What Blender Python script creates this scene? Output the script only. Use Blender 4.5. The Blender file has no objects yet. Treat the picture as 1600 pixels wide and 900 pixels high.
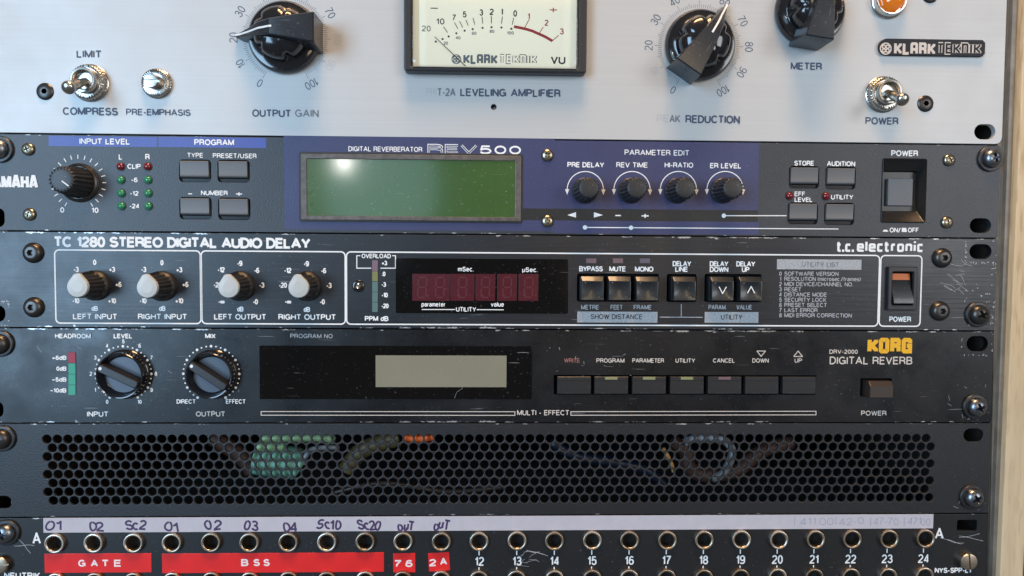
import bpy, math, random
from mathutils import Matrix, Vector
random.seed(7)
PI = math.pi
S = bpy.context.scene
COL = S.collection
# ---------------------------------------------------------------- camera
# rack coordinates: X mm to the right of the rack's left edge, Y mm below the top of the
# blue-grey unit, h mm towards the viewer.  World metres: (X, -h, -Y) / 1000
F = 1180.0
CX, CY, D = 239.2255, 53.5641, 353.8718
def _rot(rx, ry, rz):
    c, s = math.cos, math.sin
    A = Matrix(((1,0,0),(0,c(rx),-s(rx)),(0,s(rx),c(rx))))
    B = Matrix(((c(ry),0,s(ry)),(0,1,0),(-s(ry),0,c(ry))))
    Z = Matrix(((c(rz),-s(rz),0),(s(rz),c(rz),0),(0,0,1)))
    return Z @ B @ A
RM = _rot(0.0444, -0.0319, 0.0053)
cam = bpy.data.cameras.new('camera'); cam_o = bpy.data.objects.new('camera', cam); COL.objects.link(cam_o)
cam.lens = F*36/1600; cam.sensor_width = 36; cam.clip_start = .01; cam.clip_end = 50
_m = (Matrix(((1,0,0),(0,-1,0),(0,0,-1))) @ RM @ Matrix(((1,0,0),(0,0,-1),(0,1,0)))).transposed().to_4x4()
_m.translation = (CX/1000, -D/1000, -CY/1000)
cam_o.matrix_world = _m
S.camera = cam_o
def W(px, py, h=0.0):
    q = RM.transposed() @ Vector(((px-800)/F, (py-450)/F, 1))
    t = (D-h)/q.z
    return CX+t*q.x, CY+t*q.y
def V(X, Y, h=0.0): return Vector((X/1000, -h/1000, -Y/1000))
# ---------------------------------------------------------------- light
S.view_settings.view_transform = 'Standard'; S.view_settings.look = 'None'; S.view_settings.exposure = 0; S.view_settings.gamma = 1
wd = bpy.data.worlds.new("World"); S.world = wd; wd.use_nodes = True
wd.node_tree.nodes['Background'].inputs[0].default_value = (.90, .94, 1.0, 1)
wd.node_tree.nodes['Background'].inputs[1].default_value = .13
def area(name, loc, target, sx, sy, power, col):
    l = bpy.data.lights.new(name, 'AREA'); l.shape = 'RECTANGLE'; l.size = sx; l.size_y = sy; l.energy = power; l.color = col
    o = bpy.data.objects.new(name, l); COL.objects.link(o); o.location = loc
    o.rotation_euler = (Vector(target)-Vector(loc)).to_track_quat('-Z', 'Y').to_euler(); return o
area('side_window_light', (-1.38, -2.25, .20), (.1, 0, -.1), 1.0, 1.5, 60, (.46, .72, 1.0))
wl_ = area('window_light', (-.16, -2.5, .20), (.22, 0, 0), .42, .50, 1.5, (.48, .76, 1.0)); wl_.data.shape = 'ELLIPSE'
area('ceiling_lamp', (.25, -.38, 1.0), (.26, 0, -.05), .42, .28, 14, (1.0, .60, .30))
area('right_fill_light', (2.2, -2.4, .4), (.3, 0, -.1), .9, 1.2, 24, (.95, .96, 1.0))  # added fill light to even out the right side
area('warm_band_light', (.72, -2.2, .35), (.3, 0, 0), .22, 1.1, 4, (1.0, .76, .50))  # added light that gives the silver panel its warm reflection band
area('bulb_lamp', (-.163, -1.77, .199), (.17, 0, -.0), .03, .04, .45, (1.0, .97, .9))

# ---------------------------------------------------------------- materials
MATS = {}
def mat(name, col=(.5,.5,.5), rough=.5, metal=0.0, var=0.0, vscale=40, bump=0.0, bscale=1500, stretch=None, dust=0.0,
        coat=0.0, crough=.05, spec=.5, edge=None, alpha=1.0, trans=0.0, scratch=0.0, rvar=0.0, dscale=900, wood=False):
    if name in MATS: return MATS[name]
    m = bpy.data.materials.new(name); m.use_nodes = True; n = m.node_tree.nodes; L = m.node_tree.links
    b = n['Principled BSDF']; MATS[name] = m
    b.inputs['Base Color'].default_value = (*col, 1); b.inputs['Roughness'].default_value = rough; b.inputs['Metallic'].default_value = metal
    b.inputs['Coat Weight'].default_value = coat; b.inputs['Coat Roughness'].default_value = crough
    b.inputs['Specular IOR Level'].default_value = spec; b.inputs['Transmission Weight'].default_value = trans
    tc = n.new('ShaderNodeTexCoord'); mp = n.new('ShaderNodeMapping'); L.new(tc.outputs['Object'], mp.inputs[0])
    if stretch: mp.inputs['Scale'].default_value = stretch
    def noise(sc, det=3, vec=None, rough_=.5):
        t = n.new('ShaderNodeTexNoise'); t.inputs['Scale'].default_value = sc; t.inputs['Detail'].default_value = det
        t.inputs['Roughness'].default_value = rough_; L.new(vec or mp.outputs[0], t.inputs['Vector']); return t.outputs[0]
    def ramp(src, a, b_, lo=0.0, hi=1.0):
        r = n.new('ShaderNodeMapRange'); r.inputs['From Min'].default_value = a; r.inputs['From Max'].default_value = b_
        r.inputs['To Min'].default_value = lo; r.inputs['To Max'].default_value = hi; L.new(src, r.inputs[0]); return r.outputs[0]
    def math_(op, a, b_):
        r = n.new('ShaderNodeMath'); r.operation = op
        for i, v in enumerate((a, b_)):
            if hasattr(v, 'links'): L.new(v, r.inputs[i])
            else: r.inputs[i].default_value = v
        return r.outputs[0]
    def mix(fac, a, b_):
        r = n.new('ShaderNodeMix'); r.data_type = 'RGBA'
        if hasattr(fac, 'links'): L.new(fac, r.inputs[0])
        else: r.inputs[0].default_value = fac
        for i, v in ((6, a), (7, b_)):
            if hasattr(v, 'links'): L.new(v, r.inputs[i])
            else: r.inputs[i].default_value = (*v, 1)
        return r.outputs[2]
    cur = col
    if wood:
        w = n.new('ShaderNodeTexNoise'); w.inputs['Scale'].default_value = 60; w.inputs['Detail'].default_value = 5
        w.inputs['Distortion'].default_value = .6; L.new(mp.outputs[0], w.inputs['Vector'])
        cur = mix(ramp(w.outputs[0], .35, .65), (.66, .51, .31), (.50, .36, .20))
        w2 = noise(500, 4); cur = mix(ramp(w2, .48, .66, 0, .6), cur, (.36, .25, .13)); w3 = noise(22, 2); cur = mix(ramp(w3, .5, .7, 0, .5), cur, (.70, .62, .45))
    if var:
        cur = mix(ramp(noise(vscale, 5, None, .6), .3, .7, 0, 1), tuple(c*(1-var) for c in col), tuple(min(1, c*(1+var)) for c in col))
    if dust:
        d1 = ramp(noise(dscale, 2, tc.outputs['Object']), .66, .74); d2 = ramp(noise(30, 3, tc.outputs['Object']), .38, .62, .15, 1)
        cur = mix(math_('MULTIPLY', math_('MULTIPLY', d1, d2), dust), cur, (.42, .43, .45))
    if scratch:
        m2 = n.new('ShaderNodeMapping'); L.new(tc.outputs['Object'], m2.inputs[0]); m2.inputs['Rotation'].default_value = (0, .35, 0); m2.inputs['Scale'].default_value = (60, 1, 1500)
        s1 = ramp(noise(1.0, 1, m2.outputs[0]), .70, .74); s2 = ramp(noise(25, 2, tc.outputs['Object']), .52, .6)
        cur = mix(math_('MULTIPLY', math_('MULTIPLY', s1, s2), scratch), cur, (.5, .5, .52))
    if edge:      # worn paint near the plate's long edges: edge = (half height in metres, width, amount)
        sp = n.new('ShaderNodeSeparateXYZ'); L.new(tc.outputs['Object'], sp.inputs[0])
        az = math_('ABSOLUTE', sp.outputs[2], 0); near = ramp(az, edge[0]-edge[1], edge[0])
        m3 = n.new('ShaderNodeMapping'); L.new(tc.outputs['Object'], m3.inputs[0]); m3.inputs['Scale'].default_value = (1, 1, 2.5)
        nn = noise(160, 6, m3.outputs[0], .7)
        e = ramp(math_('ADD', math_('ADD', math_('MULTIPLY', near, .26), nn), ramp(noise(14, 2, tc.outputs['Object']), .35, .65, -.10, .045)), .80-edge[2], .84-edge[2])
        cur = mix(e, cur, (.50, .50, .50)); L.new(ramp(e, 0, 1, metal, .7), b.inputs['Metallic'])
    if hasattr(cur, 'links'): L.new(cur, b.inputs['Base Color'])
    if rvar:
        L.new(ramp(noise(35, 5, tc.outputs['Object'], .65), .3, .7, max(.02, rough-rvar), min(1, rough+rvar)), b.inputs['Roughness'])
    if bump:
        bp = n.new('ShaderNodeBump'); bp.inputs['Strength'].default_value = bump; bp.inputs['Distance'].default_value = .0002
        L.new(noise(bscale, 3), bp.inputs['Height']); L.new(bp.outputs[0], b.inputs['Normal'])
    return m
def M(n): return MATS[n]
BR = (25, 400, 900)
mat('silver', (.495,.508,.505), .46, .18, var=.03, vscale=1.0, stretch=(6,60,900), bump=.03, bscale=1.0, dust=.10, rvar=.05)
mat('grey_coat', (.030,.035,.043), .40, 0, var=.12, bump=.55, bscale=1400, dust=.12, edge=(.0216,.0012,-.05))
mat('blue_ink', (.034,.041,.12), .40, 0, var=.10, bump=.5, bscale=1400, dust=.15)
mat('bright_blue_ink', (.055,.085,.36), .40, 0, var=.10, bump=.5, bscale=1400, dust=.12)
mat('brush_black', (.011,.013,.018), .33, 0, var=.25, vscale=1, stretch=BR, bump=.25, bscale=1.0, dust=.25, scratch=.3, edge=(.0216,.0016,.0), rvar=.06)
mat('old_black', (.006,.0065,.008), .30, 0, var=.25, vscale=60, bump=.08, bscale=2500, dust=.28, scratch=.3, edge=(.0216,.0013,.0), rvar=.12, spec=.42)
mat('vent_black', (.014,.015,.018), .40, 0, var=.1, bump=.5, bscale=1600, dust=.2, edge=(.0216,.001,-.05))
mat('patch_black', (.010,.0105,.012), .42, 0, var=.15, bump=.1, bscale=2200, dust=.25, edge=(.0216,.0012,-.03))
mat('badge_black', (.02,.021,.025), .5, spec=.25); mat('white_ink', (.82,.84,.84), .6, var=.06, vscale=900); mat('dull_ink', (.36,.38,.40), .6, var=.3, vscale=1200)
mat('red_ink', (.30,.12,.10), .6)
mat('cream_ink', (.62,.56,.50), .6, var=.1, vscale=900); mat('grey_ink', (.30,.34,.38), .55); mat('yellow_ink', (.80,.43,.015), .55)
mat('black_ink', (.02,.025,.03), .55); mat('pale_ink', (.42,.44,.46), .5); mat('half_ink', (.15,.17,.19), .5)  # includes a paler ink for some of the letters
mat('blue_black_ink', (.05,.07,.12), .55); mat('marker_ink', (.055,.03,.10), .5, var=.3, vscale=700); mat('faint_ink', (.26,.28,.40), .6)
mat('gloss_black', (.012,.012,.014), .14, 0, rvar=.06, dust=.15, coat=.4); mat('knob_black', (.022,.025,.031), .22, 0, rvar=.08, dust=.2, scratch=.2)
mat('satin_black', (.016,.016,.018), .38, 0, dust=.1)
mat('pit_black', (.004,.004,.005), .3, spec=.3); mat('grip_black', (.02,.02,.021), .42, 0, dust=.2)
mat('cap_grey', (.020,.021,.023), .33, 0, dust=.15); mat('blue_cap', (.085,.105,.14), .35, 0)
mat('button_grey', (.12,.122,.125), .38, 0, dust=.12)
mat('power_grey', (.115,.125,.135), .45, 0)
mat('dark_key', (.012,.015,.018), .30, 0, dust=.35, coat=.2)
mat('dark_void', (.004,.004,.004), .9)
mat('white_cap', (.47,.49,.47), .35, 0)
mat('chrome', (.68,.66,.62), .16, 1, rvar=.06); mat('nickel', (.46,.44,.40), .24, 1, rvar=.1); mat('warm_steel', (.36,.31,.23), .28, 1, rvar=.1)
mat('black_steel', (.075,.07,.067), .32, .8, rvar=.1); mat('grey_steel', (.22,.235,.26), .30, 1, rvar=.12)
mat('brass', (.66,.56,.46), .36, 1, rvar=.1)
mat('green_led', (.02,.22,.09), .15, coat=.6); mat('red_led', (.16,.006,.012), .15, coat=.6)
mat('lcd_green', (.028,.088,.005), .30, 0, var=.12, vscale=25, coat=.75, crough=.09, dust=.35, rvar=.05, scratch=.3)
mat('lcd_grey', (.235,.22,.155), .30, 0, var=.06, vscale=30, coat=.5, crough=.08, dust=.2)
mat('bezel', (.12,.105,.095), .40, .4, var=.3, vscale=400, dust=.25)
mat('smoked', (.004,.0035,.0035), .09, 0, spec=.35, dust=.12, coat=.0, rvar=.05, scratch=.5)
mat('red_digit', (.075,.007,.014), .2, 0, var=.15, vscale=120, coat=.3, dust=.25)
mat('meter_face', (.86,.82,.64), .6); mat('meter_red', (.42,.02,.03), .5)
mat('amber', (.75,.20,.01), .08, trans=.35, coat=.6)
mat('teal', (.04,.34,.22), .5); mat('teal_dull', (.10,.18,.17), .3, coat=.4); mat('pink_dull', (.20,.12,.17), .3, coat=.4); mat('olive', (.20,.20,.07), .3, coat=.4)
mat('red_seg', (.36,.015,.04), .5); mat('led_yellow', (.25,.25,.12), .4); mat('led_pink', (.17,.11,.12), .35); mat('led_violet', (.12,.11,.14), .35)
mat('highlight_orange', (.65,.14,.02), .4)
mat('paper', (.48,.465,.51), .6, var=.04, vscale=200); mat('red_tape', (.70,.022,.022), .32, 0, var=.08, vscale=60, bump=.03, bscale=300)
mat('emboss', (.86,.74,.74), .5, var=.15, vscale=1500)
mat('rail', (.20,.185,.155), .5, .3, var=.3, vscale=60, dust=.35, bump=.2, bscale=900)
mat('wood', (.5,.35,.2), .62, 0, wood=True, stretch=(1,1,.12), bump=.25, bscale=500)
mat('shade_sheet', (.030,.018,.012), .8); mat('brown_plastic', (.045,.034,.028), .32); mat('wall_brown', (.16,.06,.02), .8, var=.2, vscale=8)
mat('cable_green', (.26,.42,.22), .4); mat('cable_teal', (.17,.40,.30), .4); mat('cable_orange', (.9,.16,.03), .4); mat('cable_olive', (.10,.08,.035), .5)
mat('cable_white', (.20,.22,.24), .35); mat('cable_tan', (.55,.30,.10), .5); mat('cable_blue', (.008,.014,.03), .4); mat('cable_brown', (.07,.035,.025), .5)
# tarnish differs from socket to socket
n = M('brass').node_tree; b_ = n.nodes['Principled BSDF']; oi = n.nodes.new('ShaderNodeObjectInfo'); mr = n.nodes.new('ShaderNodeMix'); mr.data_type = 'RGBA'
n.links.new(oi.outputs['Random'], mr.inputs[0]); mr.inputs[6].default_value = (.62, .53, .43, 1); mr.inputs[7].default_value = (.36, .28, .20, 1); n.links.new(mr.outputs[2], b_.inputs['Base Color'])
for n_, c_, e_ in (('meter_face', (1.0, .90, .66, 1), .30), ('amber', (1.0, .28, .02, 1), .25)):      # both are lit from inside
    b_ = M(n_).node_tree.nodes['Principled BSDF']; b_.inputs['Emission Color'].default_value = c_; b_.inputs['Emission Strength'].default_value = e_
gm = bpy.data.materials.new('clear_glass'); gm.use_nodes = True; gn = gm.node_tree.nodes; gl = gm.node_tree.links
gn.remove(gn['Principled BSDF']); fr = gn.new('ShaderNodeFresnel'); fr.inputs[0].default_value = 1.5
tr = gn.new('ShaderNodeBsdfTransparent'); gg = gn.new('ShaderNodeBsdfGlossy'); gg.inputs['Roughness'].default_value = .03; mx = gn.new('ShaderNodeMixShader')
gl.new(fr.outputs[0], mx.inputs[0]); gl.new(tr.outputs[0], mx.inputs[1]); gl.new(gg.outputs[0], mx.inputs[2]); gl.new(mx.outputs[0], gn['Material Output'].inputs[0])
MATS['clear_glass'] = gm
# ---------------------------------------------------------------- object helpers
def link(name, me, parent, pos):
    o = bpy.data.objects.new(name, me); COL.objects.link(o)
    o.location = pos - (ORIGIN[parent.name] if parent else Vector())
    ORIGIN[o.name] = Vector(pos); o.parent = parent
    return o
ORIGIN = {}
def thing(name, label, cat, X, Y, h=0, group=None):
    o = bpy.data.objects.new(name, None); COL.objects.link(o); o.empty_display_size = .01
    o.location = V(X, Y, h); ORIGIN[o.name] = V(X, Y, h)
    o['label'] = label; o['category'] = cat
    if group: o['group'] = group
    return o
def mesh(name, vs, fs, m, smooth=False):
    """vs in local mm (x right, y down, h towards the viewer)"""
    me = bpy.data.meshes.new(name); me.from_pydata([V(*v) for v in vs], [], fs)
    me.materials.append(M(m)); me.validate()
    import bmesh
    b = bmesh.new(); b.from_mesh(me); bmesh.ops.recalc_face_normals(b, faces=b.faces); b.to_mesh(me); b.free()
    if smooth:
        smooth_(me, 38)
    return me
def smooth_(me, deg):
    # smooth, but every large flat face keeps its true normal
    me.shade_smooth(); me.set_sharp_from_angle(angle=math.radians(deg))
    big = {k for p in me.polygons if len(p.vertices) > 7 for k in p.edge_keys}
    at = me.attributes.get('sharp_edge') or me.attributes.new('sharp_edge', 'BOOLEAN', 'EDGE')
    for e in me.edges:
        if e.key in big: at.data[e.index].value = True
def flat(me):      # sheets must face the viewer
    for p in me.polygons:
        if p.normal.y > 0: p.flip()
    return me
def ring_solid(rings, cap0=True, cap1=True):
    """stack of equal-length closed rings -> verts, faces"""
    n = len(rings[0]); vs = [p for r in rings for p in r]; fs = []
    for k in range(len(rings)-1):
        for i in range(n):
            j = (i+1) % n; fs.append((k*n+i, k*n+j, (k+1)*n+j, (k+1)*n+i))
    if cap0: fs.append(tuple(range(n)))
    if cap1: fs.append(tuple((len(rings)-1)*n+i for i in range(n)))
    return vs, fs
def rrect(w, hh, r=0, n=4, cx=0, cy=0):
    if r <= 0: return [(cx-w/2, cy-hh/2), (cx+w/2, cy-hh/2), (cx+w/2, cy+hh/2), (cx-w/2, cy+hh/2)]
    r = min(r, w/2-1e-4, hh/2-1e-4); out = []
    for (sx, sy, a0) in ((1, -1, -90), (1, 1, 0), (-1, 1, 90), (-1, -1, 180)):
        for i in range(n+1):
            a = math.radians(a0+90*i/n); out.append((cx+sx*(w/2-r)+r*math.cos(a), cy+sy*(hh/2-r)+r*math.sin(a)))
    return out
def circ(r, n=32, cx=0, cy=0, fn=None):
    return [(cx+(r+(fn(2*PI*i/n) if fn else 0))*math.cos(2*PI*i/n), cy+(r+(fn(2*PI*i/n) if fn else 0))*math.sin(2*PI*i/n)) for i in range(n)]
def block(name, w, hh, h0, h1, m, r=.4, bev=.25, n=3, top_w=None, top_h=None, dy=0, dish=0):
    """rounded box standing towards the viewer, front edge chamfered, optional taper / dished front"""
    tw = top_w or w; th = top_h or hh
    R = [[(x, y, h0) for x, y in rrect(w, hh, r, n)], [(x, y+dy, h1-bev) for x, y in rrect(tw, th, r, n)],
         [(x, y+dy, h1-bev*.3) for x, y in rrect(tw-bev*.6, th-bev*.6, r, n)], [(x, y+dy, h1) for x, y in rrect(tw-2*bev, th-2*bev, r, n)]]
    if dish:
        for k in range(1, 5):
            f = 1-k/5; R.append([(x, y+dy, h1-dish*(1-f*f)) for x, y in rrect((tw-2*bev)*f, (th-2*bev)*f, r*f, n)])
    return mesh(name, *ring_solid(R), m, True)
def lathe(name, prof, m, n=32, fn=None, caps=True):
    """prof: (radius, h[, flute weight]); fn(angle) adds to radius"""
    R = []
    for p in prof:
        w = p[2] if len(p) > 2 else 0
        R.append([(x, y, p[1]) for x, y in circ(p[0], n, fn=(lambda a, w=w: fn(a)*w) if fn and w else None)])
    return mesh(name, *ring_solid(R, caps, caps), m, True)
def part(name, me, parent, X, Y, h=0, rot=0.0):
    o = link(name, me, parent, V(X, Y, h))
    if rot: o.rotation_euler = (0, -math.radians(rot), 0)      # counter-clockwise as seen by the viewer
    return o
def plate(name, outline, holes, h0, h1, m, parent, X, Y, bev=.15):
    """sheet with real openings; outline and holes are in local mm"""
    cu = bpy.data.curves.new(name, 'CURVE'); cu.dimensions = '2D'; cu.fill_mode = 'BOTH'
    cu.extrude = (h1-h0)/2-bev; cu.bevel_depth = bev; cu.bevel_resolution = 1; cu.offset = -bev
    for pts in [outline]+holes:
        s = cu.splines.new('POLY'); s.points.add(len(pts)-1); s.use_cyclic_u = True
        for i, (x, y) in enumerate(pts): s.points[i].co = (x, -y, 0, 1)
    t = bpy.data.objects.new('tmp', cu); COL.objects.link(t)
    me = bpy.data.meshes.new_from_object(t.evaluated_get(bpy.context.evaluated_depsgraph_get())); bpy.data.objects.remove(t)
    me.name = name
    for v in me.vertices:
        x, y, z = v.co; v.co = V(x, -y, (h0+h1)/2+z)
    me.materials.clear(); me.materials.append(M(m)); me.shade_smooth(); me.set_sharp_from_angle(angle=math.radians(15))
    return part(name, me, parent, X, Y)
def sheet(name, pts, m, parent, X, Y, h): return part(name, flat(mesh(name, [(x, y, 0) for x, y in pts], [tuple(range(len(pts)))], m)), parent, X, Y, h)
def pxs(px, py, h=0):
    a = W(px-20, py, h); b = W(px+20, py, h); return 40/(b[0]-a[0])
# ---------------------------------------------------------------- lettering: a stroke alphabet
def arc(cx, cy, rx, ry, a0, a1, n=None):
    n = n or max(3, int(abs(a1-a0)/20))
    return [(cx+rx*math.cos(math.radians(a0+(a1-a0)*i/n)), cy+ry*math.sin(math.radians(a0+(a1-a0)*i/n))) for i in range(n+1)]
def _o(w): return [arc(w/2, .5, w/2, .5, 90, 450, 20)]
G = {
 ' ': (.20, []), 'A': (.72, [[(0,0),(.36,1),(.72,0)], [(.13,.33),(.59,.33)]]),
 'B': (.60, [[(0,.53),(0,1),(.34,1)]+arc(.34,.765,.22,.235,80,-90)+[(0,.53),(0,0),(.36,0)]+arc(.36,.265,.24,.265,-80,85)]),
 'C': (.68, [arc(.36,.5,.36,.5,42,318,14)]), 'D': (.64, [[(0,0),(0,1),(.26,1)]+arc(.26,.5,.38,.5,80,-80)+[(.26,0),(0,0),(0,.1)]]),
 'E': (.54, [[(.54,1),(0,1),(0,0),(.54,0)], [(0,.53),(.5,.53)]]), 'F': (.50, [[(.5,1),(0,1),(0,0)], [(0,.52),(.44,.52)]]),
 'G': (.72, [arc(.36,.5,.36,.5,42,330,14)+[(.70,.46),(.38,.46)], [(.71,.46),(.71,0)]]),
 'H': (.62, [[(0,0),(0,1)], [(.62,0),(.62,1)], [(0,.52),(.62,.52)]]), 'I': (0, [[(0,0),(0,1)]]),
 'K': (.62, [[(0,0),(0,1)], [(.60,1),(0,.36)], [(.2,.58),(.62,0)]]), 'L': (.48, [[(0,1),(0,0),(.48,0)]]),
 'M': (.76, [[(0,0),(0,1),(.38,.06),(.76,1),(.76,0)]]), 'N': (.62, [[(0,0),(0,1),(.62,0),(.62,1)]]),
 'O': (.74, _o(.74)), 'P': (.58, [[(0,0),(0,1),(.32,1)]+arc(.32,.74,.26,.26,80,-90)+[(0,.48)]]),
 'R': (.62, [[(0,0),(0,1),(.34,1)]+arc(.34,.75,.25,.25,80,-90)+[(0,.5)], [(.36,.5),(.58,.36),(.60,0)]]),
 'S': (.60, [arc(.30,.755,.27,.245,20,250)+arc(.30,.265,.30,.265,70,-165)]),
 'T': (.60, [[(0,1),(.6,1)], [(.3,1),(.3,0)]]), 'U': (.62, [[(0,1),(0,.32)]+arc(.31,.31,.31,.31,180,360)+[(.62,1)]]),
 'V': (.66, [[(0,1),(.33,0),(.66,1)]]), 'W': (.94, [[(0,1),(.24,0),(.47,.95),(.70,0),(.94,1)]]),
 'X': (.62, [[(0,0),(.62,1)], [(0,1),(.62,0)]]), 'Y': (.66, [[(0,1),(.33,.42),(.33,0)], [(.66,1),(.33,.42)]]),
 '0': (.50, _o(.50)), '1': (.26, [[(0,.76),(.14,.80),(.24,1),(.24,0)]]),
 '2': (.52, [arc(.26,.72,.25,.28,165,-30)+[(.03,.10),(0,0),(.52,0)]]),
 '3': (.52, [arc(.25,.76,.22,.24,160,-80)+[(.2,.53)], arc(.26,.27,.26,.27,85,-165)]),
 '4': (.54, [[(.54,.24),(0,.24),(.40,1),(.40,0)]]), '5': (.52, [[(.48,1),(.1,1),(.04,.50)]+arc(.26,.32,.26,.32,135,-160)]),
 '6': (.52, [arc(.30,.72,.24,.28,35,150)+arc(.26,.30,.26,.30,172,530)]), '7': (.50, [[(0,1),(.5,1),(.18,.35),(.14,0)]]),
 '8': (.52, [arc(.26,.765,.22,.235,-90,270), arc(.26,.265,.26,.265,90,450)]),
 '9': (.52, [arc(.26,.70,.26,.30,-8,-368)+arc(.22,.28,.30,.28,-5,-140)]),
 '+': (.52, [[(.26,.10),(.26,.66)], [(0,.38),(.52,.38)]]), '-': (.28, [[(0,.38),(.28,.38)]]), '~': (.50, [[(0,.40),(.5,.40)]]),
 '.': (.02, [[(0,-.02),(0,.08)]]), '/': (.30, [[(0,-.05),(.3,1.05)]]), '(': (.16, [arc(.5,.45,.5,.62,130,230,6)]), ')': (.16, [arc(-.34,.45,.5,.62,50,-50,6)]),
 '8inf': (.8, [arc(.2,.36,.2,.2,90,270)+arc(.6,.36,.2,.2,-90,90)]),
 'a': (.48, [[(.45,0),(.45,.5)]+arc(.24,.48,.21,.24,10,160), arc(.22,.22,.21,.21,60,330)]),
 'b': (.5, [[(0,0),(0,1)], arc(.25,.36,.25,.36,0,360)]), 'c': (.46, [arc(.24,.36,.24,.36,45,315)]),
 'd': (.5, [[(.5,0),(.5,1)], arc(.25,.36,.25,.36,0,360)]), 'e': (.5, [[(.02,.38),(.48,.38)]+arc(.25,.36,.24,.36,10,320)]),
 'f': (.28, [[(.1,0),(.1,.8)]+arc(.26,.82,.16,.18,170,80), [(0,.68),(.26,.68)]]), 'i': (0, [[(0,0),(0,.70)], [(0,.88),(0,1)]]), 'l': (0, [[(0,0),(0,1)]]),
 'm': (.74, [[(0,0),(0,.7)], arc(.185,.5,.185,.2,180,0)+[(.37,0)], arc(.555,.5,.185,.2,180,0)+[(.74,0)]]),
 'n': (.42, [[(0,0),(0,.7)], arc(.21,.47,.21,.24,180,0)+[(.42,0)]]), 'o': (.5, [arc(.25,.36,.25,.36,90,450)]),
 'p': (.5, [[(0,-.28),(0,.7)], arc(.25,.36,.25,.36,0,360)]), 'r': (.26, [[(0,0),(0,.7)], arc(.24,.42,.24,.28,175,85)]),
 's': (.42, [arc(.21,.53,.18,.18,25,260)+arc(.21,.18,.21,.18,80,-160)]), 't': (.26, [[(.1,.92),(.1,.1)]+arc(.2,.12,.1,.12,190,270), [(0,.68),(.26,.68)]]),
 'u': (.42, [[(0,.7),(0,.22)]+arc(.21,.22,.21,.22,180,360)+[(.42,.7)], [(.42,.2),(.42,0)]]), 'v': (.46, [[(0,.7),(.23,0),(.46,.7)]]),
 'µ': (.42, [[(0,.7),(0,-.25)], [(0,.22)]+arc(.21,.22,.21,.22,180,360)+[(.42,.7)]]),
}
def ribbon(pts, t, z, vs, fs):
    # a turn too sharp for a mitre becomes two butted strokes
    for i in range(1, len(pts)-1):
        a, b, c = pts[i-1], pts[i], pts[i+1]; u = (b[0]-a[0], b[1]-a[1]); v = (c[0]-b[0], c[1]-b[1]); lu, lv = math.hypot(*u), math.hypot(*v)
        if lu > 1e-4 and lv > 1e-4 and (u[0]*v[0]+u[1]*v[1])/(lu*lv) < -.30:
            e = t*.32
            ribbon(pts[:i]+[(b[0]+u[0]/lu*e, b[1]+u[1]/lu*e)], t, z, vs, fs); ribbon([(b[0]-v[0]/lv*e, b[1]-v[1]/lv*e)]+pts[i+1:], t, z+.022, vs, fs); return
    P = [pts[0]]
    for p in pts[1:]:
        if math.hypot(p[0]-P[-1][0], p[1]-P[-1][1]) > 1e-5: P.append(p)
    if len(P) < 2: return
    closed = math.hypot(P[0][0]-P[-1][0], P[0][1]-P[-1][1]) < 1e-4
    if closed: P = P[:-1]
    n = len(P); base = len(vs)
    def d(a, b):
        l = math.hypot(b[0]-a[0], b[1]-a[1]) or 1; return ((b[0]-a[0])/l, (b[1]-a[1])/l)
    for i in range(n):
        d0 = d(P[i-1], P[i]) if (i or closed) else None; d1 = d(P[i], P[(i+1) % n]) if (i < n-1 or closed) else None
        d0 = d0 or d1; d1 = d1 or d0
        nx, ny = -(d0[1]+d1[1]), d0[0]+d1[0]; l = math.hypot(nx, ny)
        if l < .2: nx, ny, l = -d1[1], d1[0], 1
        nx /= l; ny /= l; dt = nx*-d1[1]+ny*d1[0]; k = 1/max(dt, .5)
        zz = z+.02*i/n if not closed else z; vs.append((P[i][0]+nx*t/2*k, P[i][1]+ny*t/2*k, zz)); vs.append((P[i][0]-nx*t/2*k, P[i][1]-ny*t/2*k, zz))
    for i in range(n if closed else n-1):
        j = (i+1) % n; fs.append((base+2*i, base+2*i+1, base+2*j+1, base+2*j))
B_ = .46      # block letters for the heavy logos
_r = [(B_,.0),(B_,.0)]
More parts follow.
